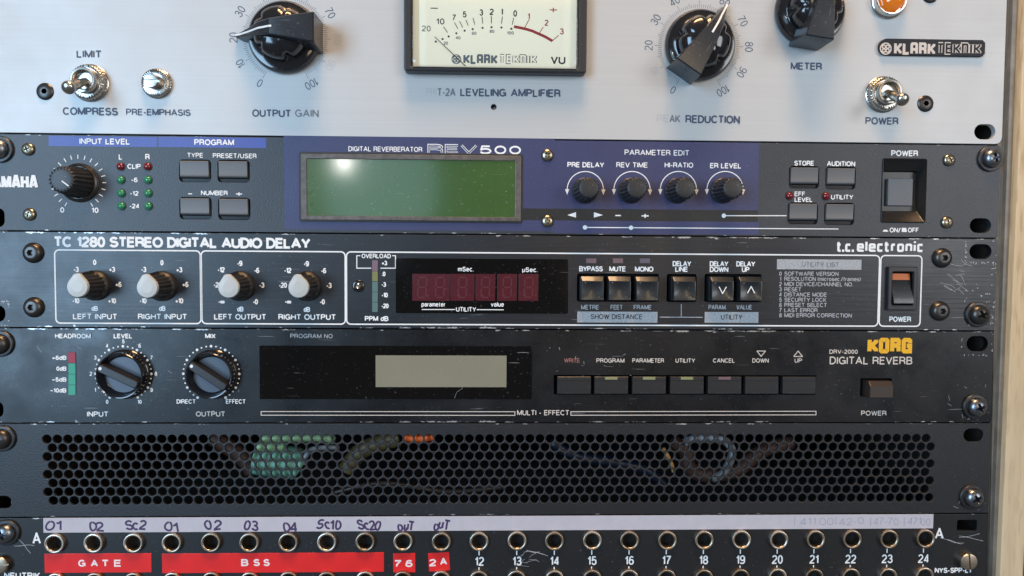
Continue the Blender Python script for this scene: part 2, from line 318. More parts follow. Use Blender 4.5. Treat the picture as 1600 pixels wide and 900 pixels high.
HG = {'K': (B_, [[(0,0),(0,1)], [(B_,1),(B_,.86),(.16,.5),(B_,.14),(B_,0)]]), 'O': (B_, [[(.06,0),(0,.08),(0,.92),(.06,1),(B_-.06,1),(B_,.92),(B_,.08),(B_-.06,0),(.06,0)]]),
 'R': (B_, [[(0,0),(0,1),(B_-.06,1),(B_,.92),(B_,.60),(B_-.06,.52),(.1,.52)], [(.2,.5),(B_-.04,.44),(B_,.36),(B_,0)]]),
 'G': (B_, [[(B_,.72),(B_,.92),(B_-.06,1),(.06,1),(0,.92),(0,.08),(.06,0),(B_,0),(B_,.5),(.22,.5)]]),
 'Q': (B_, [[(0,0),(0,.92),(.06,1),(B_-.06,1),(B_,.92),(B_,0)], [(0,.42),(B_,.42)]]), 'L': (B_-.08, [[(0,1),(0,0),(B_-.02,0)]]),
 'T': (B_, [[(0,1),(B_,1)], [(B_/2,1),(B_/2,0)]]), 'E': (B_-.06, [[(B_-.06,1),(0,1),(0,0),(B_-.06,0)], [(0,.5),(B_-.1,.5)]]),
 'n': (B_, [[(0,0),(0,1),(B_-.06,1),(B_,.92),(B_,0)]]), 'I': (0, [[(0,0),(0,1)]]),
 'Y': (.56, [[(0,1),(.28,.42),(.56,1)], [(.28,.45),(.28,0)]]), 'A': (.54, [[(0,0),(.22,1),(.32,1),(.54,0)], [(.1,.26),(.44,.26)]]),
 'M': (.62, [[(0,0),(0,1)], [(.04,1),(.31,.1),(.58,1)], [(.62,1),(.62,0)]]), 'H': (B_, [[(0,0),(0,1)], [(B_,0),(B_,1)], [(0,.5),(B_,.5)]]),
 'l': (0, [[(0,0),(0,1)]]), 'e': (.42, [[(.42,.06),(.42,0),(.06,0),(0,.08),(0,.62),(.06,.7),(.36,.7),(.42,.62),(.42,.36),(.1,.36)]]),
 'c': (.38, [[(.38,.0),(.06,0),(0,.08),(0,.62),(.06,.7),(.38,.7)]]), 't': (.22, [[(.02,1),(.02,.08),(.08,0),(.24,0)], [(-.12,.7),(.22,.7)]]), 'r': (.24, [[(0,0),(0,.62),(.06,.7),(.26,.7)]]),
 'o': (.42, [[(.06,0),(0,.08),(0,.62),(.06,.7),(.36,.7),(.42,.62),(.42,.08),(.36,0),(.06,0)]]), 'm': (.42, [[(0,0),(0,.62),(.06,.7),(.36,.7),(.42,.62),(.42,0)]]),
 'i': (0, [[(0,0),(0,.7)], [(0,.9),(0,1.1)]]), '.': (.04, [[(0,-.14),(0,.14)]])}
def glyphs(s, w, hh, t, gap=.24):
    """centre-line strokes in mm, centred, y down; w None = natural width"""
    k = hh-t; x = 0; raw = []
    s = list(s.replace('∞', '\x01')); gp = gap
    heavy = s[:1] == ['#']; s = s[1:] if heavy else s
    for i, c in enumerate(s):
        gw, st = G['8inf'] if c == '\x01' else (HG if heavy else G)[c]
        if c == '\x01': st = [arc(.2,.36,.2,.2,0,360), arc(.6,.36,.2,.2,180,540)]
        raw += [[(x+px, py) for px, py in q] for q in st]; x += gw+gp
    tot = max(x-gp, .001); sx = (w-t)/tot if w else k
    return [[((px-tot/2)*sx, -(py-.5)*k) for px, py in q] for q in raw]
def strokes_mesh(name, st, t, m, dz=.016):
    vs, fs = [], []
    for i, q in enumerate(st): ribbon(q, t, i*dz % .2, vs, fs)
    return flat(mesh(name, vs, fs, m))
UNIT = None
def T(s, x0, x1, yc, hp, wt=.15, m='white_ink', h=.05, rot=0, name='lettering', parent=None, gap=.24, label=None):
    """printed word: pixel extents -> real place and size on the plane h"""
    if x1 is None: a = W(x0, yc, h); w = None; k = pxs(x0, yc, h)
    else: a = W((x0+x1)/2, yc, h); k = pxs((x0+x1)/2, yc, h); w = (x1-x0)/k
    hh = hp/k; t = hh*(wt*1.16 if wt < .2 else wt)
    o = part(name, strokes_mesh(name, glyphs(s, w, hh, t, gap), t, m), parent or UNIT, a[0], a[1], h, rot)
    if label: o['label'] = label
    return o
def LINES(lst, tpx, m='white_ink', h=.05, name='printed_line'):
    """printed lines given in pixels, joined into one print"""
    st = [[W(x, y, h) for x, y in l] for l in lst]; c = st[0][0]; k = pxs(*lst[0][0], h)
    return part(name, strokes_mesh(name, [[(x-c[0], y-c[1]) for x, y in q] for q in st], tpx/k, m), UNIT, c[0], c[1], h)
def RECT(x0, y0, x1, y1, m, h=.03, name='printed_bar'):
    a = W(x0, (y0+y1)/2, h); b = W(x1, (y0+y1)/2, h); k = pxs((x0+x1)/2, (y0+y1)/2, h)
    w, hh = b[0]-a[0], (y1-y0)/k
    return sheet(name, rrect(w, hh), m, UNIT, (a[0]+b[0])/2, (a[1]+b[1])/2, h)
def px_rect(x0, y0, x1, y1, r=0, ox=0, oy=0, n=4):
    """rounded rectangle opening from pixel extents, in mm relative to (ox, oy)"""
    c = W((x0+x1)/2, (y0+y1)/2); k = pxs((x0+x1)/2, (y0+y1)/2)
    return rrect((x1-x0)/k, (y1-y0)/k, r, n, c[0]-ox, c[1]-oy)
def px_circ(x, y, rp, ox=0, oy=0, n=24):
    c = W(x, y); return circ(rp/pxs(x, y), n, c[0]-ox, c[1]-oy)
# ---------------------------------------------------------------- shared small hardware (meshes are shared between alike pieces)
def bool_cut(a, b, name):
    oa = bpy.data.objects.new('a', a); ob = bpy.data.objects.new('b', b); COL.objects.link(oa); COL.objects.link(ob)
    # the boolean is solved in millimetres: a metre-sized tolerance would swallow details of this size
    for o in (oa, ob): o.scale = (1000,)*3
    md = oa.modifiers.new('m', 'BOOLEAN'); md.object = ob; md.operation = 'DIFFERENCE'; md.solver = 'EXACT'
    me = bpy.data.meshes.new_from_object(oa.evaluated_get(bpy.context.evaluated_depsgraph_get()))
    bpy.data.objects.remove(oa); bpy.data.objects.remove(ob); me.name = name
    me.materials.clear(); me.materials.append(a.materials[0])
    for p in me.polygons: p.material_index = 0
    me.shade_smooth(); me.set_sharp_from_angle(angle=math.radians(35)); return me
def dome(name, r, h, m, rim=.35, n=32, flange=0):
    pr = [(r, -1.0), (r, rim)] + [(r*math.cos(a)**.8, rim+(h-rim)*math.sin(a)) for a in [PI/2*k/7 for k in range(1, 7)]] + [(r*.05, h)]
    if flange: pr = [(flange, -.2), (flange, .5), (r+.1, .6)]+pr[1:]
    return lathe(name, pr, m, n)
def cross_cutter(s, w, h0, h1):
    def star(k, wk): a, b = s*k, w*wk/2; return [(-b,-a),(b,-a),(b,-b),(a,-b),(a,b),(b,b),(b,a),(-b,a),(-b,b),(-a,b),(-a,-b),(-b,-b)]
    return mesh('cutter', *ring_solid([[(x, y, h0) for x, y in star(.35, .7)], [(x, y, h1) for x, y in star(1.1, 1.1)]]), 'satin_black')
def ngon_cutter(r, n, h0, h1): return mesh('cutter', *ring_solid([[(x, y, h0) for x, y in circ(r, n)], [(x, y, h1) for x, y in circ(r, n)]]), 'satin_black')
def slot_cutter(w, l, h0, h1): return mesh('cutter', *ring_solid([[(x, y, h0) for x, y in rrect(l, w)], [(x, y, h1) for x, y in rrect(l, w)]]), 'satin_black')
def phillips(name, r, h, m): return bool_cut(dome(name, r, h, m), cross_cutter(r*.58, r*.30, h*.15, h+1), name)
SM = dict(
 small=phillips('panel_screw', 2.9, 1.7, 'warm_steel'),
 rack=phillips('rack_screw_head', 4.6, 3.6, 'grey_steel'), rackb=phillips('rack_screw_head', 4.7, 3.4, 'black_steel'),
 hexs=bool_cut(bool_cut(lathe('cap_screw', [(4.75,-1),(4.75,.3),(4.6,.7),(3.9,1.9),(3.0,2.5),(2.2,2.6)], 'black_steel', 36), ngon_cutter(1.5, 6, .8, 4), 'cap_screw'), ngon_cutter(1.7, 6, 2.2, 4), 'cap_screw'),
 hexk=bool_cut(lathe('cap_screw', [(3.9,-1),(3.9,.2),(3.6,.5),(2.9,.9),(1.2,1.0)], 'black_steel', 36), ngon_cutter(1.35, 6, .0, 4), 'cap_screw'),
 thumb=bool_cut(lathe('thumb_screw', [(4.1,-1),(4.1,2.6),(3.8,3.0),(3.3,3.15)], 'brass', 40, fn=lambda a: .12*math.cos(28*a)), slot_cutter(.75, 12, 2.0, 5), 'thumb_screw'),
 washer=lathe('washer', [(6.1,0),(6.1,.9),(5.7,1.3),(4.5,1.4)], 'satin_black', 36))
def rack_screw(px, py, kind='rack', washer=True, h=3.0, ang=0, hw=None):
    X, Y = W(px, py, h)
    s = part('rack_screw', SM[kind], UNIT, X, Y, 1.2, ang)
    if washer:
        w = part('washer', SM['washer'], s, X, Y, 0); w.location = V(0, 0, -1.2)
    return s
def slot_px(px, py, w=33, hh=22, ox=0, oy=0, r=99): return px_rect(px-w/2, py-hh/2, px+w/2, py+hh/2, r, ox, oy, 6)
def unit(name, label, cat, y0, y1, pm, holes, x0=0.2, x1=482.4, r=.8, thick=3.0, chassis=-3.3, depth=180, bev=.15):
    """rack unit: an Empty, its front panel with real openings and its dark body"""
    global UNIT
    X, Y = (x0+x1)/2, (y0+y1)/2
    UNIT = thing(name, label, cat, X, Y)
    ol = rrect(x1-x0, y1-y0, r, 4)
    p = plate('front_panel', ol, [[(x-X, y-Y) for x, y in q] for q in holes], -thick, 0, pm, UNIT, X, Y, bev)
    if chassis is not None:
        b = block('chassis', 444, y1-y0-1.2, -depth, chassis, 'dark_void', .5, .2); part('chassis', b, UNIT, X, Y)
    return UNIT
H = []
def hole(pts): H.append(pts); return pts
YT = [-133.0, -.35, 44.05, 88.5, 132.95, 177.4, 221.8]
# ================================================================ 1. silver leveling amplifier (3 units high, cropped by the top of the frame)
H = [slot_px(1539, 206, 33, 23), px_circ(771.5, 167, 4.6)]
unit('leveling_amplifier', 'brushed silver amplifier with large black pointer knobs and cream needle meter, topmost in rack', 'amplifier', -132.6, -.35, 'silver', H, x0=.2, x1=482.9, r=3.2)
def pointer_knob(px, py, ang, r=16.4):
    X, Y = W(px, py)
    def flute(a): return -1.0*max(0, math.cos(3*(a)))**6*1.6
    k = part('pointer_knob', KN['body'], UNIT, X, Y, 0, ang)
    b = part('pointer_bar', KN['bar'], k, X, Y); b.location = V(0, 0, 0)
    l = part('pointer_line', KN['line'], k, X, Y); l.location = V(0, 0, 0)
    return k
def bar_mesh():
    # wedge: low sharp tip at +u, tall wide tail at -u
    sec = [(-17.2, 6.2, 18.6, 6.9), (-16.7, 6.2, 19.1, 6.9), (-8, 4.9, 19.5, 5.9), (2, 3.3, 19.1, 4.6), (8, 2.7, 15.5, 4.2), (14, 1.6, 9.6, 3.2), (19, .7, 5.4, 1.8), (22, .15, 3.6, .3)]
    R = []
    for u, wt_, ht, wb in sec: R.append([(u, -wb, .6), (u, wb, .6), (u, wt_+.25, ht-.5), (u, wt_-.2, ht), (u, -wt_+.2, ht), (u, -wt_-.25, ht-.5)])
    me = mesh('pointer_bar', *ring_solid(R), 'knob_black', True); me.set_sharp_from_angle(angle=math.radians(14)); return me
def hub_mesh():
    fl = lambda a: -1.25*(max(0.0, math.cos(5*a+PI))**4)
    pr = [(16.2,.3),(16.4,1.0),(16.2,3.0),(15.2,4.3),(12.3,4.9),(12.0,5.1),(11.9,7,1.6),(11.6,10.5,1.5),(10.6,12.6,1.2),(8.5,14.2,.6),(5,15.0),(1,15.2)]
    return lathe('pointer_knob', pr, 'gloss_black', 96, fn=fl)
def line_mesh():
    t = .42; a = (2.0, 20.12); pts = [(1.0, 19.22), (2.0, 19.16), (8, 15.58), (14, 9.68), (19, 5.48), (21.7, 3.85)]
    vs = []; fs = []
    for i, (u, h) in enumerate(pts): vs += [(u, -t, h), (u, t, h)]
    for i in range(len(pts)-1): fs.append((2*i, 2*i+1, 2*i+3, 2*i+2))
    return flat(mesh('pointer_line', vs, fs, 'white_ink'))
KN = dict(body=hub_mesh(), bar=bar_mesh(), line=line_mesh())
pointer_knob(446, 60, 180); pointer_knob(1092, 72, 56.5); pointer_knob(1263, 19, 82)
def dial(px, py, skip=(), half=()):
    c = W(px, py); st = []
    for v in range(0, 101):
        a = math.radians(240-3*v); r1 = 20.9 if v % 10 == 0 else (19.9 if v % 5 == 0 else 19.2)
        st.append([(17.6*math.cos(a), -17.6*math.sin(a)), (r1*math.cos(a), -r1*math.sin(a))])
    part('dial_scale', strokes_mesh('dial_scale', st, .16, 'blue_black_ink', 0), UNIT, c[0], c[1], .05)
    for v in range(0, 101, 10):
        if v in skip: continue
        a = 240-3*v; ar = math.radians(a); s = str(v); t = .36; hh = 3.75
        X, Y = c[0]+23.6*math.cos(ar), c[1]-23.6*math.sin(ar)
        part('dial_number', strokes_mesh('dial_number', glyphs(s, None, hh, t, .22), t, 'pale_ink' if v in half else 'blue_black_ink'), UNIT, X, Y, .05, a-90)
dial(446, 60, half=(80, 90)); dial(1092, 72, half=(10,))
K = 'blue_black_ink'
T('LIMIT', 119.5, 159, 84.5, 12, .17, K); T('COMPRESS', 98, 184.5, 174, 12.5, .17, K); T('PRE-EMPHASIS', 197, 298, 175.5, 10.5, .16, K)
T('OUTPUT', 394, 455, 177, 12, .17, K); T('GAIN', 461, 498, 177, 12, .14, 'half_ink')
T('R', 666, 675, 143, 11, .12, 'pale_ink'); T('K', 677, 683, 143, 11, .12, 'pale_ink'); T('T-2A', 683, 712, 144, 12.5, .15, 'half_ink'); T('LEVELING', 719, 791, 144.5, 12.5, .17, K); T('AMPLIFIER', 798, 876, 145.5, 12.5, .17, K)
T('PE', 1026, 1045, 185, 12, .13, 'pale_ink'); T('AK', 1046, 1063, 185.5, 12, .14, 'half_ink'); T('REDUCTION', 1071, 1156, 186.5, 12.5, .17, K)
T('METER', 1235.5, 1284.5, 103.5, 11.5, .17, K); T('POWER', 1352, 1404, 189, 11.5, .17, K)
part('cap_screw', SM['hexk'], UNIT, *W(70.7, 143), 0); part('cap_screw', SM['hexk'], UNIT, *W(1445.7, 162), 0); part('cap_screw', SM['hexk'], UNIT, *W(1453, -8), 0)
part('adjuster', lathe('adjuster', [(.9,-6),(.9,-2.2),(.6,-2)], 'grey_steel', 16), UNIT, *W(772.5, 168), 0)
# toggle switches
def toggle(px, py):
    X, Y = W(px, py)
    nut = lathe('toggle_switch', [(8.5,-.5),(8.5,.5),(8.2,.8),(7.9,.85),(7.8,1.0,1),(7.6,3.4,1),(7.1,3.9),(6.2,4.0),(6.1,4.1)], 'nickel', 112, fn=lambda a: .26*math.cos(36*a))
    t = part('toggle_switch', nut, UNIT, X, Y, 0)
    bu = lathe('bushing', [(5.7,3.8),(5.7,6.6),(5.3,7.2),(4.6,7.3),(4.0,6.6),(3.6,4.6)], 'nickel', 48); part('bushing', bu, t, X, Y)
    # lever: a bat leaning down
    R = []; steps = [(0,1.5),(.15,1.7),(.35,2.0),(.6,2.35),(.78,2.6),(.86,2.95),(.93,2.8),(.98,2.0),(1.0,.6)]
    a = Vector((0, 0, 4.4)); b = Vector((-.3, 6.6, 19.5)); d = (b-a).normalized(); s1 = d.cross(Vector((1, 0, 0))).normalized(); s2 = d.cross(s1)
    for f, r in steps: R.append([tuple(a+(b-a)*f+(s1*math.cos(2*PI*i/24)+s2*math.sin(2*PI*i/24))*r) for i in range(24)])
    part('lever', mesh('lever', *ring_solid(R), 'nickel', True), t, X, Y)
toggle(141.5, 130); toggle(1379, 148)
X, Y = W(246, 131)
p = part('adjustment_shaft', lathe('adjustment_shaft', [(6.8,-.5),(6.8,.5),(6.5,.8),(6.4,.85,1),(6.2,2.4,1),(5.8,2.7),(4.2,2.8),(4.1,2.9)], 'nickel', 112, fn=lambda a: .22*math.cos(36*a)), UNIT, X, Y)
part('slotted_stem', bool_cut(lathe('slotted_stem', [(3.3,2),(3.3,6.6),(3.0,7.0),(2.4,7.1)], 'nickel', 32), slot_cutter(1.0, 9, 5.8, 9), 'slotted_stem'), p, X, Y)
# amber jewel lamp
X, Y = W(1387, 2)
p = part('jewel_lamp', lathe('jewel_lamp', [(8.4,-.5),(8.4,.8),(7.9,1.4),(7.6,1.5),(7.4,3.2),(7.0,4.0),(6.5,4.0),(6.2,3.0)], 'chrome', 56), UNIT, X, Y)
R = [[(x, y, 3.0) for x, y in circ(6.3, 10)], [(x, y, 5.4) for x, y in circ(6.0, 10)], [(x, y, 7.2) for x, y in circ(4.8, 10)], [(x, y, 8.6) for x, y in circ(2.6, 10)], [(x, y, 9.0) for x, y in circ(.8, 10)]]
part('amber_lens', mesh('amber_lens', *ring_solid(R), 'amber'), p, X, Y)
# badge
a = W(1371, 76); b = W(1535.5, 76); k = pxs(1450, 76); hb = 25/k
w = b[0]-a[0]; cxb, cyb = (a[0]+b[0])/2, W(1450, 75.5)[1]
ol = [(w/2-1.2, -hb/2), (w/2, -hb/2+1.2), (w/2, hb/2-1.2), (w/2-1.2, hb/2)] + arc(-w/2+hb/2, 0, hb/2, hb/2, 90, 270, 10)
bd = part('badge', mesh('badge', *ring_solid([[(x, y, 0) for x, y in ol], [(x, y, 1.5) for x, y in ol], [(x*.997, y*.95, 1.8) for x, y in ol]]), 'badge_black', True), UNIT, cxb, cyb)
def logo(x0, xm, x1, yc, hp, h, m, inner, parent, emb):
    T('#KLQRK', x0, xm, yc, hp, .22, m, h, parent=parent, gap=.34)
    T('#TEKnIK', xm+2, x1, yc, hp, .30, m, h, parent=parent, gap=.36); T('#TEKnIK', xm+3.3, x1-1.3, yc, hp*.84, .17, inner, h+.03, parent=parent, gap=.36)
    k = pxs(emb, yc, h); r = hp*.5/k; X, Y = W(emb, yc, h)
    st = [circ(r*.88, 24)+[circ(r*.88, 24)[0]]]+[[(x+dx*r*.3, y+dy*r*.3) for x, y in circ(r*.27, 12)+[circ(r*.27, 12)[0]]] for dx in (-1, 1) for dy in (-1, 1)]
    part('emblem', strokes_mesh('emblem', st, r*.2, m), parent, X, Y, h)
logo(1397, 1461, 1533, 76, 19, 1.86, 'cream_ink', 'badge_black', bd, 1384)
# needle meter
a = W(633.3, 118); b = W(913.6, 118); oxm, oym = (a[0]+b[0])/2, W(773, 118)[1]-26
wm = b[0]-a[0]
i0 = W(645, 108, 3); i1 = W(900, 108, 3)
def rel(px, py, h): q = W(px, py, h); return q[0]-oxm, q[1]-oym
TL, BR_ = rel(644, -60, 5), rel(902, 108, 5)
bez = plate('needle_meter', rrect(wm, 52, 1.5, 3), [rrect(BR_[0]-TL[0], BR_[1]+22, .4, 2, (BR_[0]+TL[0])/2, (BR_[1]-22)/2)], 0, 6.5, 'grip_black', UNIT, oxm, oym, bev=.8)
part('meter_dial', block('meter_dial', BR_[0]-TL[0]-.6, BR_[1]+21, .2, 3.0, 'meter_face', .2, .05), bez, oxm+(BR_[0]+TL[0])/2, oym+(BR_[1]-22)/2)
part('meter_glass', block('meter_glass', BR_[0]-TL[0]-.3, BR_[1]+21.5, 5.0, 8.2, 'clear_glass', 1.5, 1.2), bez, oxm+(BR_[0]+TL[0])/2, oym+(BR_[1]-22)/2)
hm = 3.05
def MT(s, x0, x1, y, hp, wt=.15, m='black_ink'): T(s, x0, x1, y, hp, wt, m, hm, parent=bez)
MT('~', 672, 685, 12, 10, .13); MT('20', 659, 673, 44.5, 9, .13, 'half_ink'); MT('10', 681.5, 694.5, 33.5, 9.5, .14); MT('7', 706.5, 712.5, 27.5, 9.5, .14); MT('5', 723, 729, 22.5, 9.5, .15)
MT('3', 749, 755, 19.5, 10, .16); MT('2', 765, 771.5, 18.5, 10, .16); MT('1', 783, 786, 18.5, 10, .17); MT('0', 802, 808, 21, 10, .16)
MT('+', 858, 871, 14, 14, .10, 'meter_red'); MT('1', 824.5, 828, 25.5, 9.5, .15, 'meter_red'); MT('2', 851, 857, 35.5, 9.5, .15, 'meter_red'); MT('3', 874.5, 881, 49, 9.5, .15, 'meter_red')
for s, x0, x1, y in (('20', 693, 700, 67.5), ('40', 712, 719.5, 59), ('60', 737, 744.5, 52), ('80', 765, 772.5, 49), ('100', 792, 803, 51.5)): MT(s, x0, x1, y, 5, .2, 'half_ink')
T('VU', 860.5, 883.5, 94, 12.5, .20, 'black_ink', hm, parent=bez)
def ML(name, lst, tpx, m):
    st = [[W(x, y, hm) for x, y in l] for l in lst]; c = st[0][0]
    return part(name, strokes_mesh(name, [[(x-c[0], y-c[1]) for x, y in q] for q in st], tpx/3.35, m), bez, c[0], c[1], hm+.02)
ML('scale_tick', [[(693,42),(699.5,51)], [(710,35),(715.5,45)], [(718,33),(723,43)], [(728,31),(731.5,40)], [(739,28),(742,38.5)], [(753,26),(754.5,37)], [(767.5,25),(768,36.5)], [(785,26),(783.5,37)], [(802.5,28),(800.5,38.5)]], 1.1, 'black_ink')
ML('scale_tick', [[(827,30),(820,43)], [(849,42),(842,53)], [(873,55),(863,64)]], 1.1, 'meter_red')
ML('red_arc', [[(803,41.5),(813,43.5),(822,45.5),(832,48.5),(842,53),(852,57.5),(863,64)]], 4.2, 'meter_red')
for x, y in ((681,65), (691.5,61), (701,57), (713,52), (726,48), (738.5,45.5), (754,43.5), (768,42.5), (783.5,43), (799,45)):
    q = W(x, y, hm); part('scale_dot', SDOT if 'SDOT' in globals() else globals().setdefault('SDOT', flat(mesh('scale_dot', [(a_, b_, 0) for a_, b_ in circ(.5, 10)], [tuple(range(10))], 'black_ink'))), bez, q[0], q[1], hm+.02)
logo(724, 777, 839, 92.5, 15.5, hm, 'half_ink', 'meter_face', bez, 713)
q0, q1 = W(678.5, 57.5, 4.0), W(727, 103, 4.0)
nd = mesh('needle', *ring_solid([[(0,0,-.1),(.4,0,-.1),(.4,0,.1),(0,0,.1)], [(q1[0]-q0[0]-.3,q1[1]-q0[1],-.1),(q1[0]-q0[0]+.3,q1[1]-q0[1],-.1),(q1[0]-q0[0]+.3,q1[1]-q0[1],.1),(q1[0]-q0[0]-.3,q1[1]-q0[1],.1)]]), 'black_ink')
part('needle', nd, bez, q0[0], q0[1], 4.0)
# ================================================================ 2. blue-grey reverberator
BT = dict(type=(280,249.5,329.5,284.5), preset=(340,250,390,285), minus=(280.5,308,330.5,342.5), plus=(341,309,391,343.5),
          store=(1233,260,1280,294), aud=(1290,261,1337,295.5), eff=(1231,317,1278,350), util=(1288,317.5,1335,351))
H = [slot_px(1532, 352.5, 33, 22), px_rect(1377.5, 249, 1447, 347, 1.2)] + [px_rect(*v, 1.6) for v in BT.values()] + [slot_px(-3, 340, 20, 30)]
unit('digital_reverberator', 'blue-grey rack unit with wide green screen and four small black dials in a row', 'rack unit', .3, 44.05, 'grey_coat', H, chassis=-9)
RECT(76, 213, 246, 229, 'bright_blue_ink'); RECT(247.5, 214.5, 416, 230.5, 'bright_blue_ink')
RECT(444, 214.5, 866, 360, 'blue_ink'); RECT(866, 222, 1185.5, 327, 'blue_ink'); RECT(866, 345.5, 1185.5, 365.5, 'blue_ink'); RECT(815, 327.2, 1184, 345.3, 'patch_black', h=.045)
for x, y, a in ((43,233,20), (45,335,-15), (1484,250,30), (1480.5,347.5,10), (855.5,242.5,40), (855.5,345.5,5)): part('panel_screw', SM['small'], UNIT, *W(x, y, .8), 0, a)
T('#YAMAHA', -27, 60, 284, 22, .22, 'white_ink', gap=.27)
T('INPUT LEVEL', 124, 203.5, 221, 9.5, .17); T('PROGRAM', 303.5, 366, 222.5, 9.5, .17); T('L', 185.5, 191, 245, 9, .16); T('R', 227, 234, 245, 9, .16)
T('CLIP', 199, 220, 260, 8, .17); T('-6', 204.5, 215, 281, 7.5, .17); T('-12', 203, 216.5, 302, 7.5, .17); T('-24', 202, 218, 322, 7.5, .17); T('0', 94, 100.5, 328, 8.5, .17); T('10', 143, 154, 328.5, 8.5, .17)
T('TYPE', 292.5, 317.5, 242.5, 7.5, .14); T('PRESET/USER', 332.5, 401, 243.5, 7.5, .14); T('-', 293, 301, 302, 8, .16); T('NUMBER', 314, 356, 301.5, 7.5, .16); T('+', 368, 379, 302, 11, .13)
T('DIGITAL REVERBERATOR', 544.5, 660, 233, 7.8, .13)
T('REV', 668, 746, 233, 15.5, .24, gap=.16); T('REV', 669.3, 744.7, 233, 13, .10, 'blue_ink', h=.30, gap=.17); T('500', 749, 814, 234.3, 13.5, .20)
T('PARAMETER EDIT', 976, 1077, 238.5, 8.5, .13); T('PRE DELAY', 886.5, 944, 257.5, 8.2, .17); T('REV TIME', 963, 1012, 257.8, 8.2, .14); T('HI-RATIO', 1038.5, 1083, 258, 8.2, .15); T('ER LEVEL', 1109.5, 1158, 259, 8.2, .16)
T('STORE', 1241, 1272, 255, 7.8, .17); T('AUDITION', 1292, 1336, 255.8, 7.8, .17); T('EFF', 1241.5, 1258, 303, 7.2, .15); T('LEVEL', 1241.5, 1269.5, 312, 7.2, .17); T('UTILITY', 1298.5, 1333, 308, 7.5, .16)
T('POWER', 1392.5, 1434.5, 239.5, 9, .17); T('ON/', 1390, 1407, 359.5, 7.5, .16); T('OFF', 1418.5, 1435.5, 359.5, 7.5, .16)
def TRI(pts, m='white_ink', h=.05):
    q = [W(x, y, h) for x, y in pts]; c = q[0]; return sheet('printed_symbol', [(x-c[0], y-c[1]) for x, y in q], m, UNIT, c[0], c[1], h)
TRI([(886.5,336),(900,331.5),(900,340)]); TRI([(942,336),(928,331.5),(928,340)]); T('~', 960.5, 971, 336, 9, .17); T('+', 1001.5, 1014.5, 336, 13, .13)
TRI([(1379,362),(1388,362),(1386,359),(1381,359)]); TRI([(1409,362.5),(1417,362.5),(1416,356),(1409,356)])
LINES([[(1131,337),(1229,337)]], 1.4); LINES([[(914,355.3),(1310,357.8)]], 1.4)
for x, y in ((1131,337), (914,355.3), (986,355.8)):
    q = W(x, y, .07); sheet('printed_symbol', circ(1.05, 14), 'white_ink', UNIT, q[0], q[1], .07)
# input knob and its scale
kx, ky = W(122.5, 285)
st = []
for i in range(21):
    a = math.radians(240-15*i); st.append([(10.7*math.cos(a), -10.7*math.sin(a)), (12.6*math.cos(a), -12.6*math.sin(a))])
part('dial_scale', strokes_mesh('dial_scale', st, .42, 'white_ink', 0), UNIT, kx, ky, .05)
kn = part('level_knob', lathe('level_knob', [(8.9,-.2),(8.9,.7),(8.5,1.0),(7.9,1.1),(7.2,1.2),(7.0,2.0,1),(6.3,8,1),(5.6,14.2,1),(5.1,14.9),(4.0,15.1),(.5,15.1)], 'grip_black', 120, fn=lambda a: .28*math.cos(20*a)), UNIT, kx+.6, ky+.2)
part('skirt_ring', lathe('skirt_ring', [(8.6,.8),(8.5,1.5),(7.8,1.9),(7.4,1.6)], 'black_steel', 48), kn, kx+.6, ky+.2)
part('pointer_line', strokes_mesh('pointer_line', [[(.3,.6),(3.2,2.8)]], .55, 'white_ink'), kn, kx+.6, ky+.2, 15.14)
# LEDs
led = lathe('led', [(1.75,-1),(1.75,.5),(1.5,1.0),(.9,1.4),(.2,1.5)], 'green_led', 20); ledr = led.copy(); ledr.materials.clear(); ledr.materials.append(M('red_led'))
rim = lathe('led_rim', [(2.15,-.2),(2.15,.12),(2.0,.18),(1.7,.12)], 'satin_black', 24)
def LED(x, y, me):
    q = W(x, y); o = part('indicator_light', me, UNIT, *q); part('light_rim', rim, o, *q)
for i, (y, me) in enumerate(((260.3, ledr), (281.2, led), (302, led), (322, led))): LED(188.8+.5*i, y, me); LED(231+.4*i, y, me)
LED(1233.5, 306, ledr); LED(1290.5, 306.5, ledr)
# grey push buttons
bcap = block('push_button', 12.9, 7.6, -4, 1.0, 'button_grey', .3, .25); bfr = None
def cyl_cap():
    R = [];  n = 7     # front bowed across its height
    xs = (-6.45, -6.2, 6.2, 6.45)
    vs = []; fs = []
    prof = [(-3.8, -4), (-3.8, .6), (-3.4, 1.0), (-1.6, .75), (0, .7), (1.8, .55), (3.0, .75), (3.5, .55), (3.8, 0), (3.8, -4)]
    for x in (-6.45, 6.45):
        for y, h in prof: vs.append((x, y, h))
    m_ = len(prof)
    for i in range(m_-1): fs.append((i, i+1, m_+i+1, m_+i))
    fs.append(tuple(range(m_))); fs.append(tuple(range(2*m_-1, m_-1, -1))); fs.append((m_-1, 0, m_, 2*m_-1))
    me = mesh('push_button', vs, fs, 'button_grey', True); me.set_sharp_from_angle(angle=math.radians(25)); return me
bcap = cyl_cap()
for k_, v in BT.items():
    q = W((v[0]+v[2])/2, (v[1]+v[3])/2); o = part('push_button', bcap, UNIT, q[0]-.1, q[1]-.75)
    ww = (v[2]-v[0])/pxs(*v[:2]); hh = (v[3]-v[1])/pxs(*v[:2])
    part('button_surround', plate('button_surround', rrect(ww+.1, hh+.1, 1.6, 4), [rrect(13.1, 7.9, .3, 2, 0, -.75)], -2.2, -.5, 'satin_black', o, *q, bev=.2).data, o, *q) if False else plate('button_surround', rrect(ww-.05, hh-.05, 1.6, 4), [rrect(13.2, 7.9, .3, 2, 0, -.75)], -2.6, -1.5, 'pit_black', o, q[0], q[1], bev=.2)
